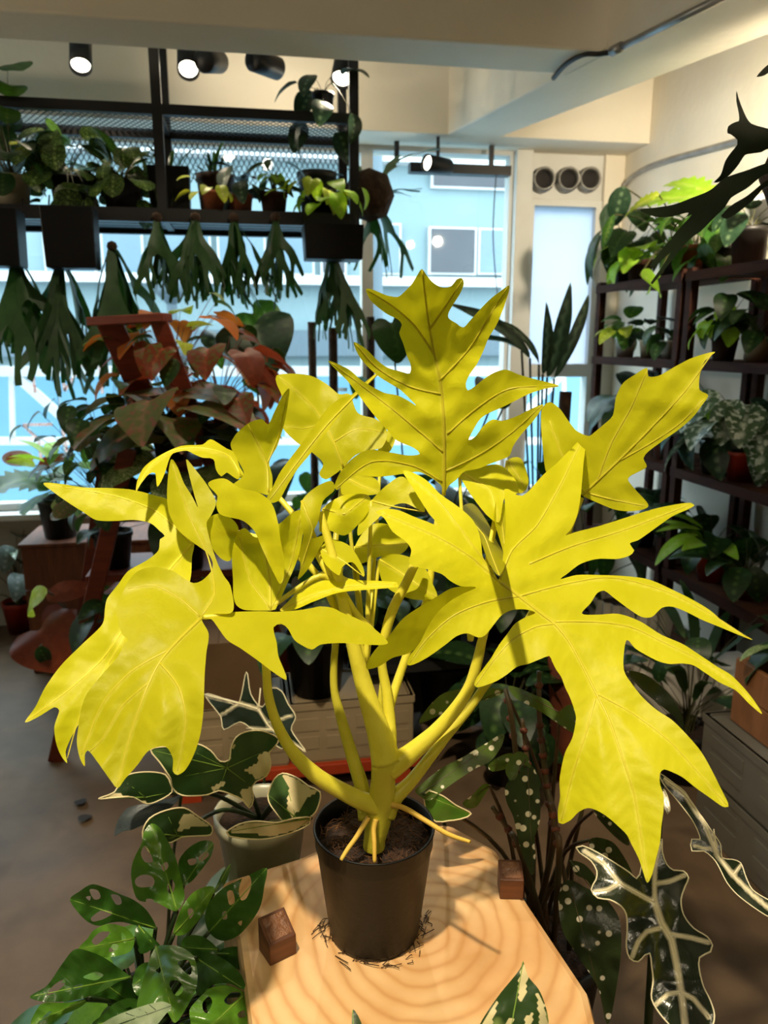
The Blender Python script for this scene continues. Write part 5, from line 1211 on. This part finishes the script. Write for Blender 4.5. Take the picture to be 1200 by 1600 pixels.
for (px, py, lab, lv, pm, sd) in [
    (35, 985, 'grey and green striped aglaonema on the floor at the far left', [('ovate', 'greygreen', 14, (.13, .18), (.05, .35), (.05, .18), (-50, 30), F_, .003), ('lance', 'whitegreen', 8, (.12, .16), (.1, .3), (.05, .16), (-40, 40), F_, .003)], 'redpot', 40),
    (-15, 960, 'dark floor plant cut by the left picture edge', [('ovate', 'deep2', 14, (.12, .18), (.1, .4), (.05, .2), (-40, 40), F_, .003), ('ovate', 'greygreen', 6, (.1, .15), (.2, .4), (.05, .2), (-40, 40), F_, .003)], 'pinkpot', 41),
    (160, 980, 'dark green floor plant in front of the reddish box', [('ovate', 'deep', 16, (.10, .15), (.05, .25), (.04, .16), (-40, 30), F_, .003), ('ovate', 'rust', 4, (.10, .14), (.1, .2), (.05, .14), (-40, 10), F_, .002)], 'darkpot', 42)]:
    p = WZ(px, py, 0); plant('floor_plant', lab, (p.x, p.y, 0), ('round', .08, .15, pm), lv, seed=sd, group='floor plants under the window')
p = WZ(130, 1060, 0)
rp = plant('rust_leaf_plant', 'plant with broad rust red leaves low beside the ladder foot', (p.x, p.y, 0), ('round', .08, .15, 'darkpot'), [('heart', 'rust', 5, (.12, .16), (.05, .2), (.05, .15), (-60, -10), F_, .003)], seed=43, stemmat='redstem')
placed(rp, 'heart', 'rust', (100, 1045), (62, 985), 2.6, 2.5, 1.3); placed(rp, 'ovate', 'yellowgreen', (-10, 950), (75, 925), 2.5, 2.6, 0.5); placed(rp, 'ovate', 'rust', (145, 900), (72, 935), 2.6, 2.6, 0.7); placed(rp, 'ovate', 'deep', (75, 1045), (62, 1010), 2.55, 2.55, 1.0)

# ------------------------------------------------------------------ window sill and middle distance behind the yellow plant
for px, py0, py1, d, lab in [(487, 503, 700, 3.45, 'leftmost of three moss poles in front of the window'), (520, 512, 700, 3.15, 'middle moss pole of three in front of the window'), (579, 495, 700, 3.3, 'moss pole just left of the tall yellow leaf'), (884, 612, 760, 2.4, 'moss pole behind the right yellow leaf')]:
    a = W(px, py0, d); t = thing('moss_pole_plant', lab, 'potted plant', (a.x + (-.02 if px > 800 else 0), a.y, 0), group='plants on moss poles')
    b = Vector((0, 0, .2)); MB().tube([b, b + (Vector((a.x, a.y, a.z)) - Vector(t.location) - b) * 0.5, Vector((a.x, a.y, a.z)) - Vector(t.location)], 0.019, 10).build('pole', M['moss'], t, True)
    pot_part(t, 'round', .06, .20, 'darkpot')
    rg = random.Random(px)
    for k in range(9):
        z = .3 + (a.z - .45) * k / 9; yaw = rg.uniform(0, 360)
        o = link('leaf', leafmesh('heart', 'deep', k % 3), None, t); L = rg.uniform(.10, .16); o.scale = (L, L, L); o.location = (.05 * math.cos(rad(yaw)), .05 * math.sin(rad(yaw)), z)
        o.rotation_euler = (Matrix.Rotation(rad(yaw - 90), 3, 'Z') @ Matrix.Rotation(rad(rg.uniform(-50, 10)), 3, 'X')).to_euler()
an = W(650, 760, 3.05)
t = plant('anthurium', 'dark velvet leaved anthurium behind the tall yellow leaf', (an.x, an.y, 0), ('round', .12, .24, 'darkpot'), [('heart', 'deep', 10, (.2, .28), (.3, .62), (.1, .25), (-60, -10), F_, .004)], seed=50)
placed(t, 'heart', 'deep', (635, 575), (612, 505), 2.3, 2.3, 1.0); placed(t, 'round', 'deep', (770, 550), (765, 640), 2.2, 2.3, .5); placed(t, 'round', 'deep', (790, 555), (785, 640), 2.25, 2.3, .45)
cu = W(848, 720, 2.95)
t = plant('palm_grass', 'arching pleated palm grass in front of the narrow window', (cu.x, cu.y, 0), ('round', .12, .24, 'darkpot'), [], seed=51)
for tip, base, w in [((868, 478), (848, 585), .6), ((905, 440), (855, 590), .62), ((948, 432), (866, 592), .4), ((730, 442), (828, 560), .75), ((735, 500), (815, 548), .5), ((820, 475), (842, 570), .5)]:
    placed(t, 'lance', 'deep2', tip, base, 2.6, 2.45, w, 0.3, .004)
# arching second half of the long left blade
for i, (px, d, lab, lv, sd) in enumerate([
    (518, 3.02, 'dark leafy plant behind the rounded yellow leaf', [('heart', 'deep', 16, (.14, .2), (.2, .55), (.1, .26), (-50, 10), F_, .003)], 61),
    (575, 2.72, 'dark leafy plant behind the centre of the yellow plant', [('heart', 'deep', 18, (.14, .2), (.2, .6), (.1, .28), (-50, 10), F_, .003)], 62),
    (700, 2.7, 'dark leafy plant behind the right of the tall yellow leaf', [('ovate', 'deep', 18, (.16, .24), (.2, .6), (.1, .28), (-50, 10), F_, .003)], 63),
    (815, 2.75, 'dark leafy plant behind the upper right yellow leaf', [('heart', 'deep', 14, (.14, .2), (.2, .55), (.1, .26), (-50, 10), F_, .003), ('heart', 'deep2', 5, (.16, .2), (.3, .6), (.1, .22), (-60, -20), F_, .003)], 64),
    (915, 3.3, 'dark leafy plant standing under the narrow window', [('ovate', 'deep', 18, (.14, .2), (.2, .65), (.1, .26), (-50, 20), F_, .003)], 65)]):
    p = W(px, 900, d); plant('bushy_floor_plant', lab, (p.x, p.y, 0), ('round', .12, .24, 'darkpot'), lv, seed=sd, group='dark floor plants behind the yellow plant')
for px, py, lab, sd in [(790, 1215, 'dark low plant on the floor behind the spotted begonia', 66)]:
    p = WZ(px, py, 0); plant('low_dark_plant', lab, (p.x, p.y, 0), ('round', .08, .15, 'darkpot'), [('ovate', 'deep', 26, (.12, .18), (.0, .28), (.05, .18), (-50, 30), F_, .002)], seed=sd)
# black bench with nursery pots behind the stalks
M['blackbench'] = mat('black_bench', '131211', '0d0c0c', 0.6, 10)
bp0 = WZ(640, 1215, 0)
bn = thing('black_bench', 'low black bench behind the yellow stalks', 'bench', (bp0.x + .11, bp0.y + .2, 0))
MB().box(-.26, .34, -.16, .16, .34, .37).build('top', M['blackbench'], bn)
for sx in (-.24, .32):
    for sy in (-.14, .14): MB().box(sx - .015, sx + .015, sy - .015, sy + .015, 0, .34).build('leg', M['blackbench'], bn)
MB().box(-.26, .34, .13, .15, .05, .34).build('back_panel', M['blackbench'], bn)
for i, (dx, lab) in enumerate([(-.16, 'dark bushy plant on the left of the black bench'), (.04, 'dark bushy plant on the middle of the black bench'), (.24, 'dark bushy plant on the right of the black bench')]):
    plant('bench_plant', lab, (bn.location.x + dx, bn.location.y, .37), ('round', .08, .17, 'blackplastic'), [('ovate', 'deep', 12, (.10, .15), (.02, .16), (.04, .13), (-50, 20), F_, .002)], seed=70 + i, group='plants on the black bench')

# ------------------------------------------------------------------ cream crates on a red plank stand
M['crate'] = mat('cream_plastic_crate', '9c8a6c', '8a795c', 0.5, 5)
M['greycrate'] = mat('grey_plastic_crate', '6a665c', '5c584e', 0.45, 6)
M['redplank'] = mat('red_painted_plank', 'b03c14', '96300e', 0.5, 6)
z0 = 0.09
cA = WZ(455, 1195, z0); cdir = Vector((1, 0.05, 0)).normalized()
stand = thing('plank_stand', 'low red painted plank stand under the cream crates', 'stand', (cA.x, cA.y + .11, 0))
MB().box(-.36, .40, -.13, .13, z0 - .035, z0).build('plank', M['redplank'], stand, bevel=.003)
for sx in (-.3, .34): MB().box(sx - .03, sx + .03, -.12, .12, 0, z0 - .035).build('foot', M['redplank'], stand)
def folding_crate(lab, loc, w, d, h, mt, rz=0, group='plastic folding crates'):
    t = thing('folding_crate', lab, 'crate', loc, rz, group)
    th = .008
    MB().box(-w / 2, w / 2, -d / 2, d / 2, 0, th).build('bottom', M[mt], t)
    for nm, a in (('side_wall', 0), ('side_wall', 1)):
        s = -1 if a == 0 else 1
        mb = MB().box(-w / 2, w / 2, s * d / 2 - th / 2, s * d / 2 + th / 2, th, h)
        mb.box(-w / 2 - .004, w / 2 + .004, s * d / 2 - th, s * d / 2 + th, h - .022, h)
        for k in range(4):
            x0 = -w / 2 + w * (k + .12) / 4; x1 = x0 + w * .19
            for zz0 in (.25, .55): mb.box(x0, x1, s * (d / 2 + th * .5) - .003, s * (d / 2 + th * .5) + .003, h * zz0, h * (zz0 + .2))
        mb.build(nm, M[mt], t)
        mb = MB().box(s * w / 2 - th / 2, s * w / 2 + th / 2, -d / 2, d / 2, th, h); mb.box(s * w / 2 - th, s * w / 2 + th, -d / 2 - .004, d / 2 + .004, h - .022, h)
        for k in range(3):
            y0 = -d / 2 + d * (k + .15) / 3; y1 = y0 + d * .22
            for zz0 in (.25, .55): mb.box(s * (w / 2 + th * .5) - .003, s * (w / 2 + th * .5) + .003, y0, y1, h * zz0, h * (zz0 + .2))
        mb.build('end_wall', M[mt], t)
    MB().box(-w / 2 + .01, w / 2 - .01, -d / 2 + .01, d / 2 - .01, h - .012, h - .004).build('lid', M[mt], t)
    return t
sx = stand.location
folding_crate('cream folding crate on the red plank stand, right one', (sx.x + .19, sx.y, z0), .37, .22, .20, 'crate')
folding_crate('cream folding crate on the red plank stand, left one', (sx.x - .19, sx.y, z0), .36, .22, .20, 'crate')
plant('nursery_pot_plant', 'big black nursery pot of dark leaves on the right cream crate', (sx.x + .09, sx.y - .02, z0 + .20), ('round', .10, .19, 'blackplastic'), [('ovate', 'deep', 12, (.12, .18), (.02, .2), (.05, .16), (-50, 20), F_, .003)], seed=80)
# cardboard box on the left crate
M['card'] = mat('brown_cardboard', '6e5436', '5c4428', 0.8, 5)
cb = thing('cardboard_box', 'closed brown cardboard box on the left cream crate', 'box', (sx.x - .20, sx.y, z0 + .20))
MB().box(-.15, .15, -.10, .10, 0, .2).build('body', M['card'], cb); MB().box(-.15, -.001, -.10, .10, .2, .204).build('flap', M['card'], cb); MB().box(.001, .15, -.10, .10, .2, .204).build('flap', M['card'], cb)
# the veined alocasia in front of the crates
mp = W(420, 1230, 1.55)
t = plant('small_mask_alocasia', 'dark alocasia with white veined leaf in front of the cream crates', (mp.x, mp.y, 0), ('round', .08, .14, 'darkpot'), [], seed=81)
v0 = 'P 320 1085 345 1090 372 1100 385 1050 392 1085 410 1105 425 1075 440 1080 450 1100 462 1120 455 1140 478 1175 455 1160 440 1170 415 1150 395 1140 375 1128 350 1140 345 1120'
ct, rib, b = auto(v0, 1.55, 1.45, .01, 0, 'P 404 1108')
traced('leaf', t, M['mask'], v0, ct, ['P 322 1086 370 1098 404 1108', 'P 404 1108 425 1140 475 1172', 'P 404 1108 407 1075', 'P 420 1130 455 1118', 'P 372 1100 345 1118', 'P 425 1140 385 1138'], s=5, bulge=.004, vmat=M['maskvein'], vr=(.003, .0015), rim=.001, rimmat=M['maskvein'])
stalk_to(t, b, 1.455, M['darkstalk'], Vector((mp.x, mp.y, .12)))

# ------------------------------------------------------------------ dark wooden racks along the right wall
M['rack'] = mat('dark_brown_rack', '3c2118', '2c1710', 0.75, 8, spec=0.15, stretch=(1, 1, 6))
M['rack2'] = mat('brown_shelf_board', '54301e', '452617', 0.75, 8, spec=0.15, stretch=(1, 5, 1))
RX0, RX1 = 1.52, 1.84
SHELVES = (0.14, 0.52, 0.90, 1.285, 1.585)
racks = []
for y0, y1, lab in [(2.585, 3.27, 'dark wooden plant rack next to the narrow window'), (1.86, 2.56, 'dark wooden plant rack behind the wooden crate')]:
    t = thing('plant_rack', lab, 'rack', ((RX0 + RX1) / 2, (y0 + y1) / 2, 0), group='dark wooden racks on the right wall'); o = Vector(t.location)
    for x in (RX0, RX1 - .03):
        for y in (y0, y1 - .035): MB().box(x - o.x, x + .03 - o.x, y - o.y, y + .035 - o.y, 0, 1.60).build('post', M['rack'], t, bevel=.002)
    for z in SHELVES:
        for k in range(4):
            xa = RX0 + .005 + k * .077; MB().box(xa - o.x, xa + .07 - o.x, y0 + .005 - o.y, y1 - .005 - o.y, z - .016, z).build('shelf_slat', M['rack2'], t)
        MB().box(RX0 - .004 - o.x, RX0 + .008 - o.x, y0 - o.y, y1 - o.y, z - .03, z + .002).build('shelf_edge', M['rack'], t)
    racks.append(t)
def on_rack(px, py, si, x=1.62):
    p = WX(px, py, x); return Vector((x, p.y, SHELVES[si]))
g3 = 'potted plants on the dark racks'
small = lambda mt, n=9, L=(.06, .1): [('ovate', mt, n, L, (.0, .10), (.02, .06), (-30, 50), F_, .0015)]
RK = [
    (978, 530, 3, 'whitepot', .045, .085, small('mid', 10, (.08, .13)) + [('ovate', 'yellowgreen', 3, (.09, .12), (.03, .08), (.04, .08), (-20, 20), (150, 260), .0015)], 'dim white pot at the window end of the shelf below the rack top'),
    (1014, 530, 3, 'creampot', .038, .075, small('deep2'), 'cream pot with dark sprigs, second on the shelf below the rack top'),
    (1046, 530, 3, 'whitepot', .035, .07, small('deep'), 'small white pot beside the rack post on the shelf below the top'),
    (1000, 420, 4, 'brownpot', .055, .10, [('heart', 'lime', 8, (.10, .14), (-.02, .10), (.05, .14), (-40, 10), (90, 280), .002), ('heart', 'deep', 6, (.10, .14), (.05, .2), (.05, .14), (-50, 10), F_, .002)], 'brown pot of bright lime leaves on top of the rack by the window'),
    (975, 420, 4, 'darkpot', .05, .09, [('lance', 'deep', 8, (.18, .26), (.0, .22), (.04, .14), (-80, -20), F_, .002), ('ovate', 'deep', 6, (.14, .2), (.1, .28), (.04, .12), (-70, 0), (90, 270), .002)], 'dark long leaved plant on the rack corner by the window'),
    (1082, 425, 4, 'terracotta', .055, .11, [('lobed', 'mid', 8, (.12, .18), (.02, .14), (.04, .12), (-30, 30), F_, .002)], 'brown clay pot with lobed leaves on top where the racks meet'),
    (1118, 425, 4, 'darkpot', .055, .09, [('heart', 'mid', 16, (.09, .12), (-.05, .12), (.05, .15), (-80, 0), (60, 300), .002)], 'glossy heart leaf philodendron on top of the nearer rack'),
    (1165, 430, 4, 'darkpot', .06, .13, [('ovate', 'deep2', 10, (.10, .14), (.02, .15), (.03, .1), (-40, 40), F_, .002)], 'black pot with dark leaves on top of the nearer rack'),
    (1130, 560, 3, 'brownpot', .045, .08, [('heart', 'lime', 5, (.06, .08), (.02, .10), (.06, .12), (-60, 0), (150, 260), .0015), ('ovate', 'deep', 12, (.08, .12), (.02, .16), (.03, .1), (-40, 30), F_, .0015)], 'brown pot of trailing lime leaves on the nearer rack'),
    (1180, 575, 3, 'creampot', .045, .08, small('deep', 12, (.10, .14)), 'cream pot with dark leaves at the picture edge on the nearer rack'),
    (985, 700, 2, 'darkpot', .06, .11, [('heart', 'deep2', 9, (.13, .19), (.04, .22), (.05, .15), (-70, 0), F_, .002)], 'dark broad leaved plant on the middle shelf by the window'),
    (1035, 715, 2, 'terracotta', .045, .08, small('mid', 12, (.08, .12)), 'clay pot with green leaves on the middle shelf beside the post'),
    (1120, 730, 2, 'bottle', .065, .12, [('ovate', 'deep2', 12, (.12, .17), (.03, .22), (.05, .14), (-50, 30), F_, .002), ('ovate', 'lime', 3, (.09, .12), (.12, .2), (.06, .12), (-30, 20), (150, 260), .002)], 'dark green pot with broad leaves on the middle shelf of the nearer rack'),
    (1160, 735, 2, 'redpot', .06, .10, [('ovate', 'whitegreen', 12, (.14, .19), (.05, .24), (.05, .16), (-60, 10), (120, 300), .002)], 'red pot with white marked leaves on the middle shelf of the nearer rack'),
    (1000, 870, 1, 'darkpot', .06, .11, small('deep', 14, (.12, .17)), 'dark plant on the low shelf by the window'),
    (1110, 890, 1, 'orangepot', .055, .10, [('lance', 'lime', 6, (.18, .24), (.02, .10), (.03, .08), (0, 40), (120, 260), .002), ('ovate', 'deep', 10, (.12, .16), (.02, .15), (.04, .12), (-40, 30), F_, .002)], 'orange pot with striped lime leaves on the low shelf'),
    (1165, 905, 1, 'redpot', .055, .09, [('ovate', 'deep', 12, (.10, .15), (.02, .16), (.04, .12), (-50, 30), F_, .002)], 'red pot with dark foliage on the low shelf of the nearer rack'),
    (1040, 880, 1, 'darkpot', .05, .09, [('round', 'deep2', 10, (.09, .12), (.02, .2), (.05, .14), (-60, 10), F_, .002)], 'round leaved plant on the low shelf at the rack post')]
for i, (px, py, si, pm, r, h, lv, lab) in enumerate(RK):
    plant('rack_plant', lab, on_rack(px, py, si, 1.60 if si < 4 else 1.64), ('round', r, h, pm), lv, seed=100 + i, group=g3)
# lime lobed leaves in the lamp light
lp = on_rack(1050, 430, 4, 1.72)
t = plant('blue_star_fern', 'bright lime lobed fern leaves lit by the lamp above the racks', lp, ('round', .06, .12, 'darkpot'), [], seed=140)
placed(t, 'frilly', 'lime', (985, 290), (1100, 312), 2.7, 2.8, 1.25, 0.3, .003, Vector((0, 0, .11))); placed(t, 'frilly', 'lime', (1058, 240), (1115, 318), 2.8, 2.8, 1.2, 0.2, .003, Vector((0, 0, .11)))
placed(t, 'frilly', 'yellowgreen', (962, 325), (1030, 305), 2.7, 2.8, 0.9, 0.2, .003, Vector((0, 0, .11))); placed(t, 'lobed', 'lime', (1000, 455), (1035, 425), 2.6, 2.7, 0.9, 0.2, .003, Vector((0, 0, .11))); placed(t, 'ovate', 'lime', (1055, 450), (1000, 430), 2.55, 2.6, 0.9, 0, .003, Vector((0, 0, .11)))
placed(t, 'ovate', 'deep2', (955, 350), (975, 292), 2.9, 2.9, 0.9, 0.2, .003, Vector((0, 0, .11))); placed(t, 'lance', 'mid', (935, 390), (960, 335), 2.85, 2.9, 1.1, 0.2, .003, Vector((0, 0, .11)))
# white dial clock on top of the nearer rack
M['dial'] = mat('white_dial', 'e4e6ea', 'd4d8de', 0.4, 12)
c = WX(1194, 330, 1.7); t = thing('small_clock', 'small round white clock at the picture edge above the rack', 'clock', (c.x, c.y, SHELVES[4]))
MB().lathe([(.001, -.01), (.055, -.01), (.058, 0), (.055, .012), (.001, .012)], 24).build('dial', M['dial'], t, True)
t.children[0].location = (0, 0, c.z - SHELVES[4]); t.children[0].rotation_euler = (PI / 2, 0, rad(-40)); MB().tube([(0, 0, 0), (0, 0, c.z - SHELVES[4] - .05)], .02, 10).build('stand', M['black'], t)

# dark staghorn reaching in from the right, close to the lens
sg = W(1290, 270, 1.25)
t = thing('wall_staghorn', 'large dark staghorn fern reaching in from the right edge', 'fern', sg)
MB().lathe([(.001, -.09), (.07, -.07), (.1, 0), (.075, .07), (.001, .09)], 16).build('shield_base', M['coirball'], t, True)
for outl, ct in [
    ('T 635 175 650 230 690 330 730 390 842 425 P 1240 215 1260 250 T 842 560 800 580 730 590 690 600 650 660 600 720 540 770 485 780 530 730 560 640 600 580 640 530 640 500 600 465 575 455 580 410 620 385 650 375 650 330 633 240', ('T 640 180 842 500 485 780 580 430', [1.15, 1.2, 1.15, 1.12])),
    ('T 0 960 100 945 220 925 340 880 460 830 560 750 700 700 842 650 P 1240 250 1240 275 T 842 720 700 820 600 880 560 940 500 1000 440 1060 400 1100 330 1150 260 1230 180 1330 80 1450 70 1440 140 1340 200 1240 90 1340 60 1330 160 1200 260 1080 340 990 230 1060 205 1160 200 1150 240 1060 320 980 200 1005 100 1005', ('T 0 960 842 690 70 1445 400 900', [1.05, 1.2, 1.08, 1.1])),
    ('T 535 1000 600 930 700 870 842 760 P 1230 270 1230 300 T 842 800 740 900 640 980 570 1020', ('T 535 1000 842 780 640 960', [1.12, 1.2, 1.15])),
    ('P 1182 120 1192 108 1205 98 1230 90 1230 110 1205 112 1194 118', ('P 1182 120 1230 100 1200 105', [1.2, 1.25, 1.22]))]:
    traced('frond', t, M['stagdark'], outl, c_(ct), s=7, bulge=0, amp=.004)

# ------------------------------------------------------------------ crates and boxes on the right
cx0 = 1.22
folding_crate('lower grey plastic crate on the floor at the right', (cx0 + .19, 1.46, 0), .37, .64, .17, 'greycrate')
folding_crate('upper grey plastic crate at the right under the wooden crate', (cx0 + .19, 1.46, .17), .37, .64, .17, 'greycrate')
M['ply'] = mat('pale_crate_wood', '8a5c38', '74492a', 0.6, 7, stretch=(1, 6, 1), bump=.08)
wc = thing('wooden_crate', 'open wooden crate on top of the grey plastic crates', 'crate', (cx0 + .22, 1.52, .34))
for k in range(2):
    z0_, z1_ = k * .092, k * .092 + .088
    MB().box(-.17, -.155, -.22, .22, z0_, z1_).build('side_board', M['ply'], wc, bevel=.002); MB().box(.155, .17, -.22, .22, z0_, z1_).build('side_board', M['ply'], wc, bevel=.002)
    MB().box(-.155, .155, -.22, -.205, z0_, z1_).build('end_board', M['ply'], wc, bevel=.002); MB().box(-.155, .155, .205, .22, z0_, z1_).build('end_board', M['ply'], wc, bevel=.002)
MB().box(-.155, .155, -.205, .205, 0, .01).build('bottom_board', M['ply'], wc)
for (dx, dy, lab, lv, sd) in [(-.02, .10, 'pale ribbed leaved plant standing in the wooden crate', [('ovate', 'speckled', 7, (.12, .16), (.02, .14), (.03, .1), (-40, 20), F_, .002), ('ovate', 'deep', 8, (.10, .15), (.02, .2), (.03, .12), (-40, 30), F_, .002)], 150),
                              (.0, -.10, 'dark leaved plant standing in the wooden crate', [('ovate', 'deep', 12, (.12, .18), (.02, .2), (.04, .14), (-40, 30), F_, .002)], 151)]:
    plant('crate_plant', lab, (wc.location.x + dx, wc.location.y + dy, .351), ('round', .06, .11, 'terracotta' if sd == 150 else 'darkpot'), lv, seed=sd)
rb = WX(1197, 1110, cx0 + .03)
tag(MB().box(-.03, .06, -.04, .04, 0, .15).build('red_carton', M['redpot'], bevel=.003), 'small red carton on the grey crates at the picture edge', 'carton').location = (cx0 + .06, 1.24, .34)
# white fluted planter and parcels behind the yellow leaf
M['white'] = mat('dim_white', 'e2dcd2', 'd2ccc0', 0.6, 8)
fp = WZ(960, 1035, 0.22); 
wt = tag(MB().box(-.12, .24, -.14, .14, 0, .22).build('white_carton', M['white'], bevel=.004), 'low white carton on the floor behind the largest yellow leaf', 'carton'); wt.location = (fp.x, fp.y, 0)
t = thing('fluted_planter', 'white fluted planter lying behind the right yellow leaf', 'planter', (fp.x + .05, fp.y, .22))
mb = MB(); prof = [(.10, 0), (.13, .1), (.14, .2), (.135, .25)]; n = 48; v = []; f = []
for r, z in prof:
    for k in range(n): rr = r + (.006 if k % 2 else -.004); v.append((rr * math.cos(2 * PI * k / n), rr * math.sin(2 * PI * k / n), z))
for i in range(3):
    for k in range(n): f.append((i * n + k, i * n + (k + 1) % n, (i + 1) * n + (k + 1) % n, (i + 1) * n + k))
f.append(tuple(reversed(range(n)))); mb.add(v, f).build('body', M['white'], t)
MB().lathe([(.001, .2), (.13, .2)], 24).build('soil', M['soil'], t)
plant('trailing_floor_plant', 'dark stemmed trailing plant between white carton and grey crates', (WZ(1045, 1180, 0).x - .02, WZ(1045, 1180, 0).y - .12, 0), ('round', .09, .17, 'darkpot'), [('strap', 'deep', 14, (.25, .4), (.1, .3), (.03, .1), (10, 70), F_, .002), ('round', 'deep', 8, (.08, .1), (.2, .45), (.08, .2), (-40, 20), F_, .002)], seed=160)
t = tag(MB().box(-.10, .10, -.12, .12, 0, .30).build('white_parcel', M['white'], bevel=.004), 'upright white parcel beside the grey crates', 'parcel'); q = WZ(1050, 1215, 0); t.location = (q.x + .27, q.y + .13, 0)
M['rustpaper'] = mat('rust_brown_paper', '7a3a1c', '50220f', 0.7, 9, bump=.5, bscale=14)
t = thing('paper_wrapped_pot', 'pot wrapped in rust brown paper behind the spotted begonia', 'pot', (WZ(905, 1150, .0).x * .9, WZ(905, 1150, 0).y * .9, 0))
MB().lathe([(.001, 0), (.08, 0), (.09, .15), (.10, .28), (.11, .40), (.095, .40), (.09, .3)], 18).build('wrapping', M['rustpaper'], t, True); MB().lathe([(.001, .3), (.09, .3)], 16).build('soil', M['soil'], t)
for k in range(10):
    o = link('leaf', leafmesh('ovate', 'deep', k % 3), None, t); o.scale = (.16,) * 3; o.location = (.05 * math.cos(k * 2.4), .05 * math.sin(k * 2.4), .33 + .02 * (k % 4)); o.rotation_euler = (Matrix.Rotation(k * 2.4 - PI / 2, 3, 'Z') @ Matrix.Rotation(rad(20 + 15 * (k % 3)), 3, 'X')).to_euler()

# two fallen leaves on the concrete
lm('fallen', '2c2620', '201a15', trans=0.0, rough=0.7)
for px, py, a, lab in [(128, 1260, 0.4, 'dark fallen leaf on the concrete floor, the farther of two'), (125, 1286, -0.5, 'dark fallen leaf on the concrete floor, the nearer of two')]:
    o = link('fallen_leaf', leafmesh('ovate', 'fallen', 1), None); tag(o, lab, 'leaf', 'fallen leaves on the floor')
    p = WZ(px, py, 0.004); o.location = (p.x, p.y, 0.012); o.scale = (.055, .055, .02); o.rotation_euler = (0, 0, a)
# ------------------------------------------------------------------ track lamps
M['lens'] = emit('lit_lamp_lens', 'fff3d8', 14)
M['lensoff'] = mat('lamp_reflector', '6a6a6a', '505050', 0.3, 12, metal=0.7)
def track_lamp(loc, aim, lab, energy, angle, lit=True, r=0.038, ln=0.13, top=2.9, col=WARM, blend=0.4, rad_=0.03, grp='black ceiling spot lamps'):
    loc = Vector(loc); aim = Vector(aim)
    t = thing('spot_lamp', lab, 'spot lamp', loc, group=grp)
    d = (aim - loc).normalized(); q = d.to_track_quat('-Z', 'Y')
    mb = MB().lathe([(0.001, ln / 2), (r * 0.9, ln / 2), (r, ln / 2 - 0.006), (r, -ln / 2), (r * 0.93, -ln / 2), (r * 0.80, -ln / 2 + 0.022), (0.001, -ln / 2 + 0.022)], 24)
    o = mb.build('housing', M['black'], t, True); o.rotation_mode = 'QUATERNION'; o.rotation_quaternion = q
    mb = MB().lathe([(0.001, -ln / 2 + 0.014), (r * 0.83, -ln / 2 + 0.014), (r * 0.83, -ln / 2 + 0.018), (0.001, -ln / 2 + 0.018)], 20)
    o = mb.build('lens', M['lens'] if lit else M['lensoff'], t); o.rotation_mode = 'QUATERNION'; o.rotation_quaternion = q
    MB().tube([(0, 0, 0.02), (0, 0, top - loc.z)], 0.008, 8).build('bracket', M['black'], t)
    if energy: spot('lamp_light', d * (ln / 2 + 0.012), d * 2, energy, col, angle, blend, rad_, t)
    return t
# over the plant (out of the picture)
track_lamp((-0.30, 0.26, 2.60), (0.15, 0.80, 0.95), 'black ceiling spot lamp above the yellow plant', 185, 58)
# the row between the beams, two of them seen lit
for px, py, aim, lab, en, lit, an in [
    (126, 84, WY(130, 620, 2.35), 'lit black spot lamp at the far left above the shelf', 14, True, 165),
    (294, 94, WY(300, 330, 2.5), 'lit black spot lamp beside the shelf post', 18, True, 60),
    (330, 96, WY(420, 100, 3.55), 'black spot lamp turned to the wall right beside the lit one', 6, True, 140),
    (414, 100, WY(600, 170, 3.55), 'tilted black spot lamp in the middle of the row', 6, True, 140),
    (537, 106, WY(500, 310, 2.6), 'black spot lamp above the small hanging pot', 42, True, 60)]:
    track_lamp(W(px, py, 2.70), aim, lab, en, an, lit, blend=1.0 if an > 100 else 0.5)
p = WY(684, 258, YW - 0.2)
track_lamp(p, p + Vector((-1, -0.55, 0.02)), 'lit black spot lamp in front of the wide window', 3, 50, True, 0.036, 0.14, top=ZS)
# lamps over the right-hand racks and wall, plus added fill lamps, out of the picture
track_lamp((1.42, 1.70, 2.10), (1.82, 2.75, 1.85), 'black ceiling spot lamp aimed at the right racks', 135, 85, blend=1.0, top=2.24)
track_lamp((0.35, 1.7, 2.7), (-0.35, 2.5, 1.2), 'added black spot lamp brightening the red ladder plants', 45, 60, blend=0.6)  # added out of view to brighten the ladder plants
track_lamp((-0.9, 1.1, 2.75), (-0.7, 1.7, 0), 'added black fill lamp brightening the open floor', 10, 110, blend=0.8)  # added fill that warms and brightens the left floor
track_lamp((0.9, 0.9, 2.7), (0.95, 1.4, 0), 'added black fill lamp over the crates', 10, 100, blend=0.8)  # added weak warm fill for the right-hand side
track_lamp((-0.9, -1.2, 2.75), (-0.8, -1.0, 0), 'added black fill lamp at the back of the shop, one side', 60, 120, blend=0.8)  # added fill, its bounce lifts the whole room
track_lamp((0.8, -1.2, 2.75), (0.8, -1.0, 0), 'added black fill lamp at the back of the shop, other side', 60, 120, blend=0.8)  # second added fill for bounce from behind the lens
track_lamp((1.30, 1.2, 2.12), (1.86, 1.95, 2.1), 'black ceiling spot lamp washing the right wall', 20, 120, blend=1.0, top=2.24)
track_lamp((-2.7, 1.9, 1.75), (0.2, 2.65, 2.24), 'added unseen black uplight brightening the underside of the ceiling beam', 55, 90, blend=1.0, top=1.80)  # invented uplight, lifts the dark beam undersides
MB().box(-0.5, 0.0, -0.008, 0.008, 0.03, 0.046).build('uplight_arm', M['black'], bpy.data.objects[[o.name for o in bpy.data.objects if o.name.startswith('spot_lamp')][-1]])  # arm that carries the added uplight
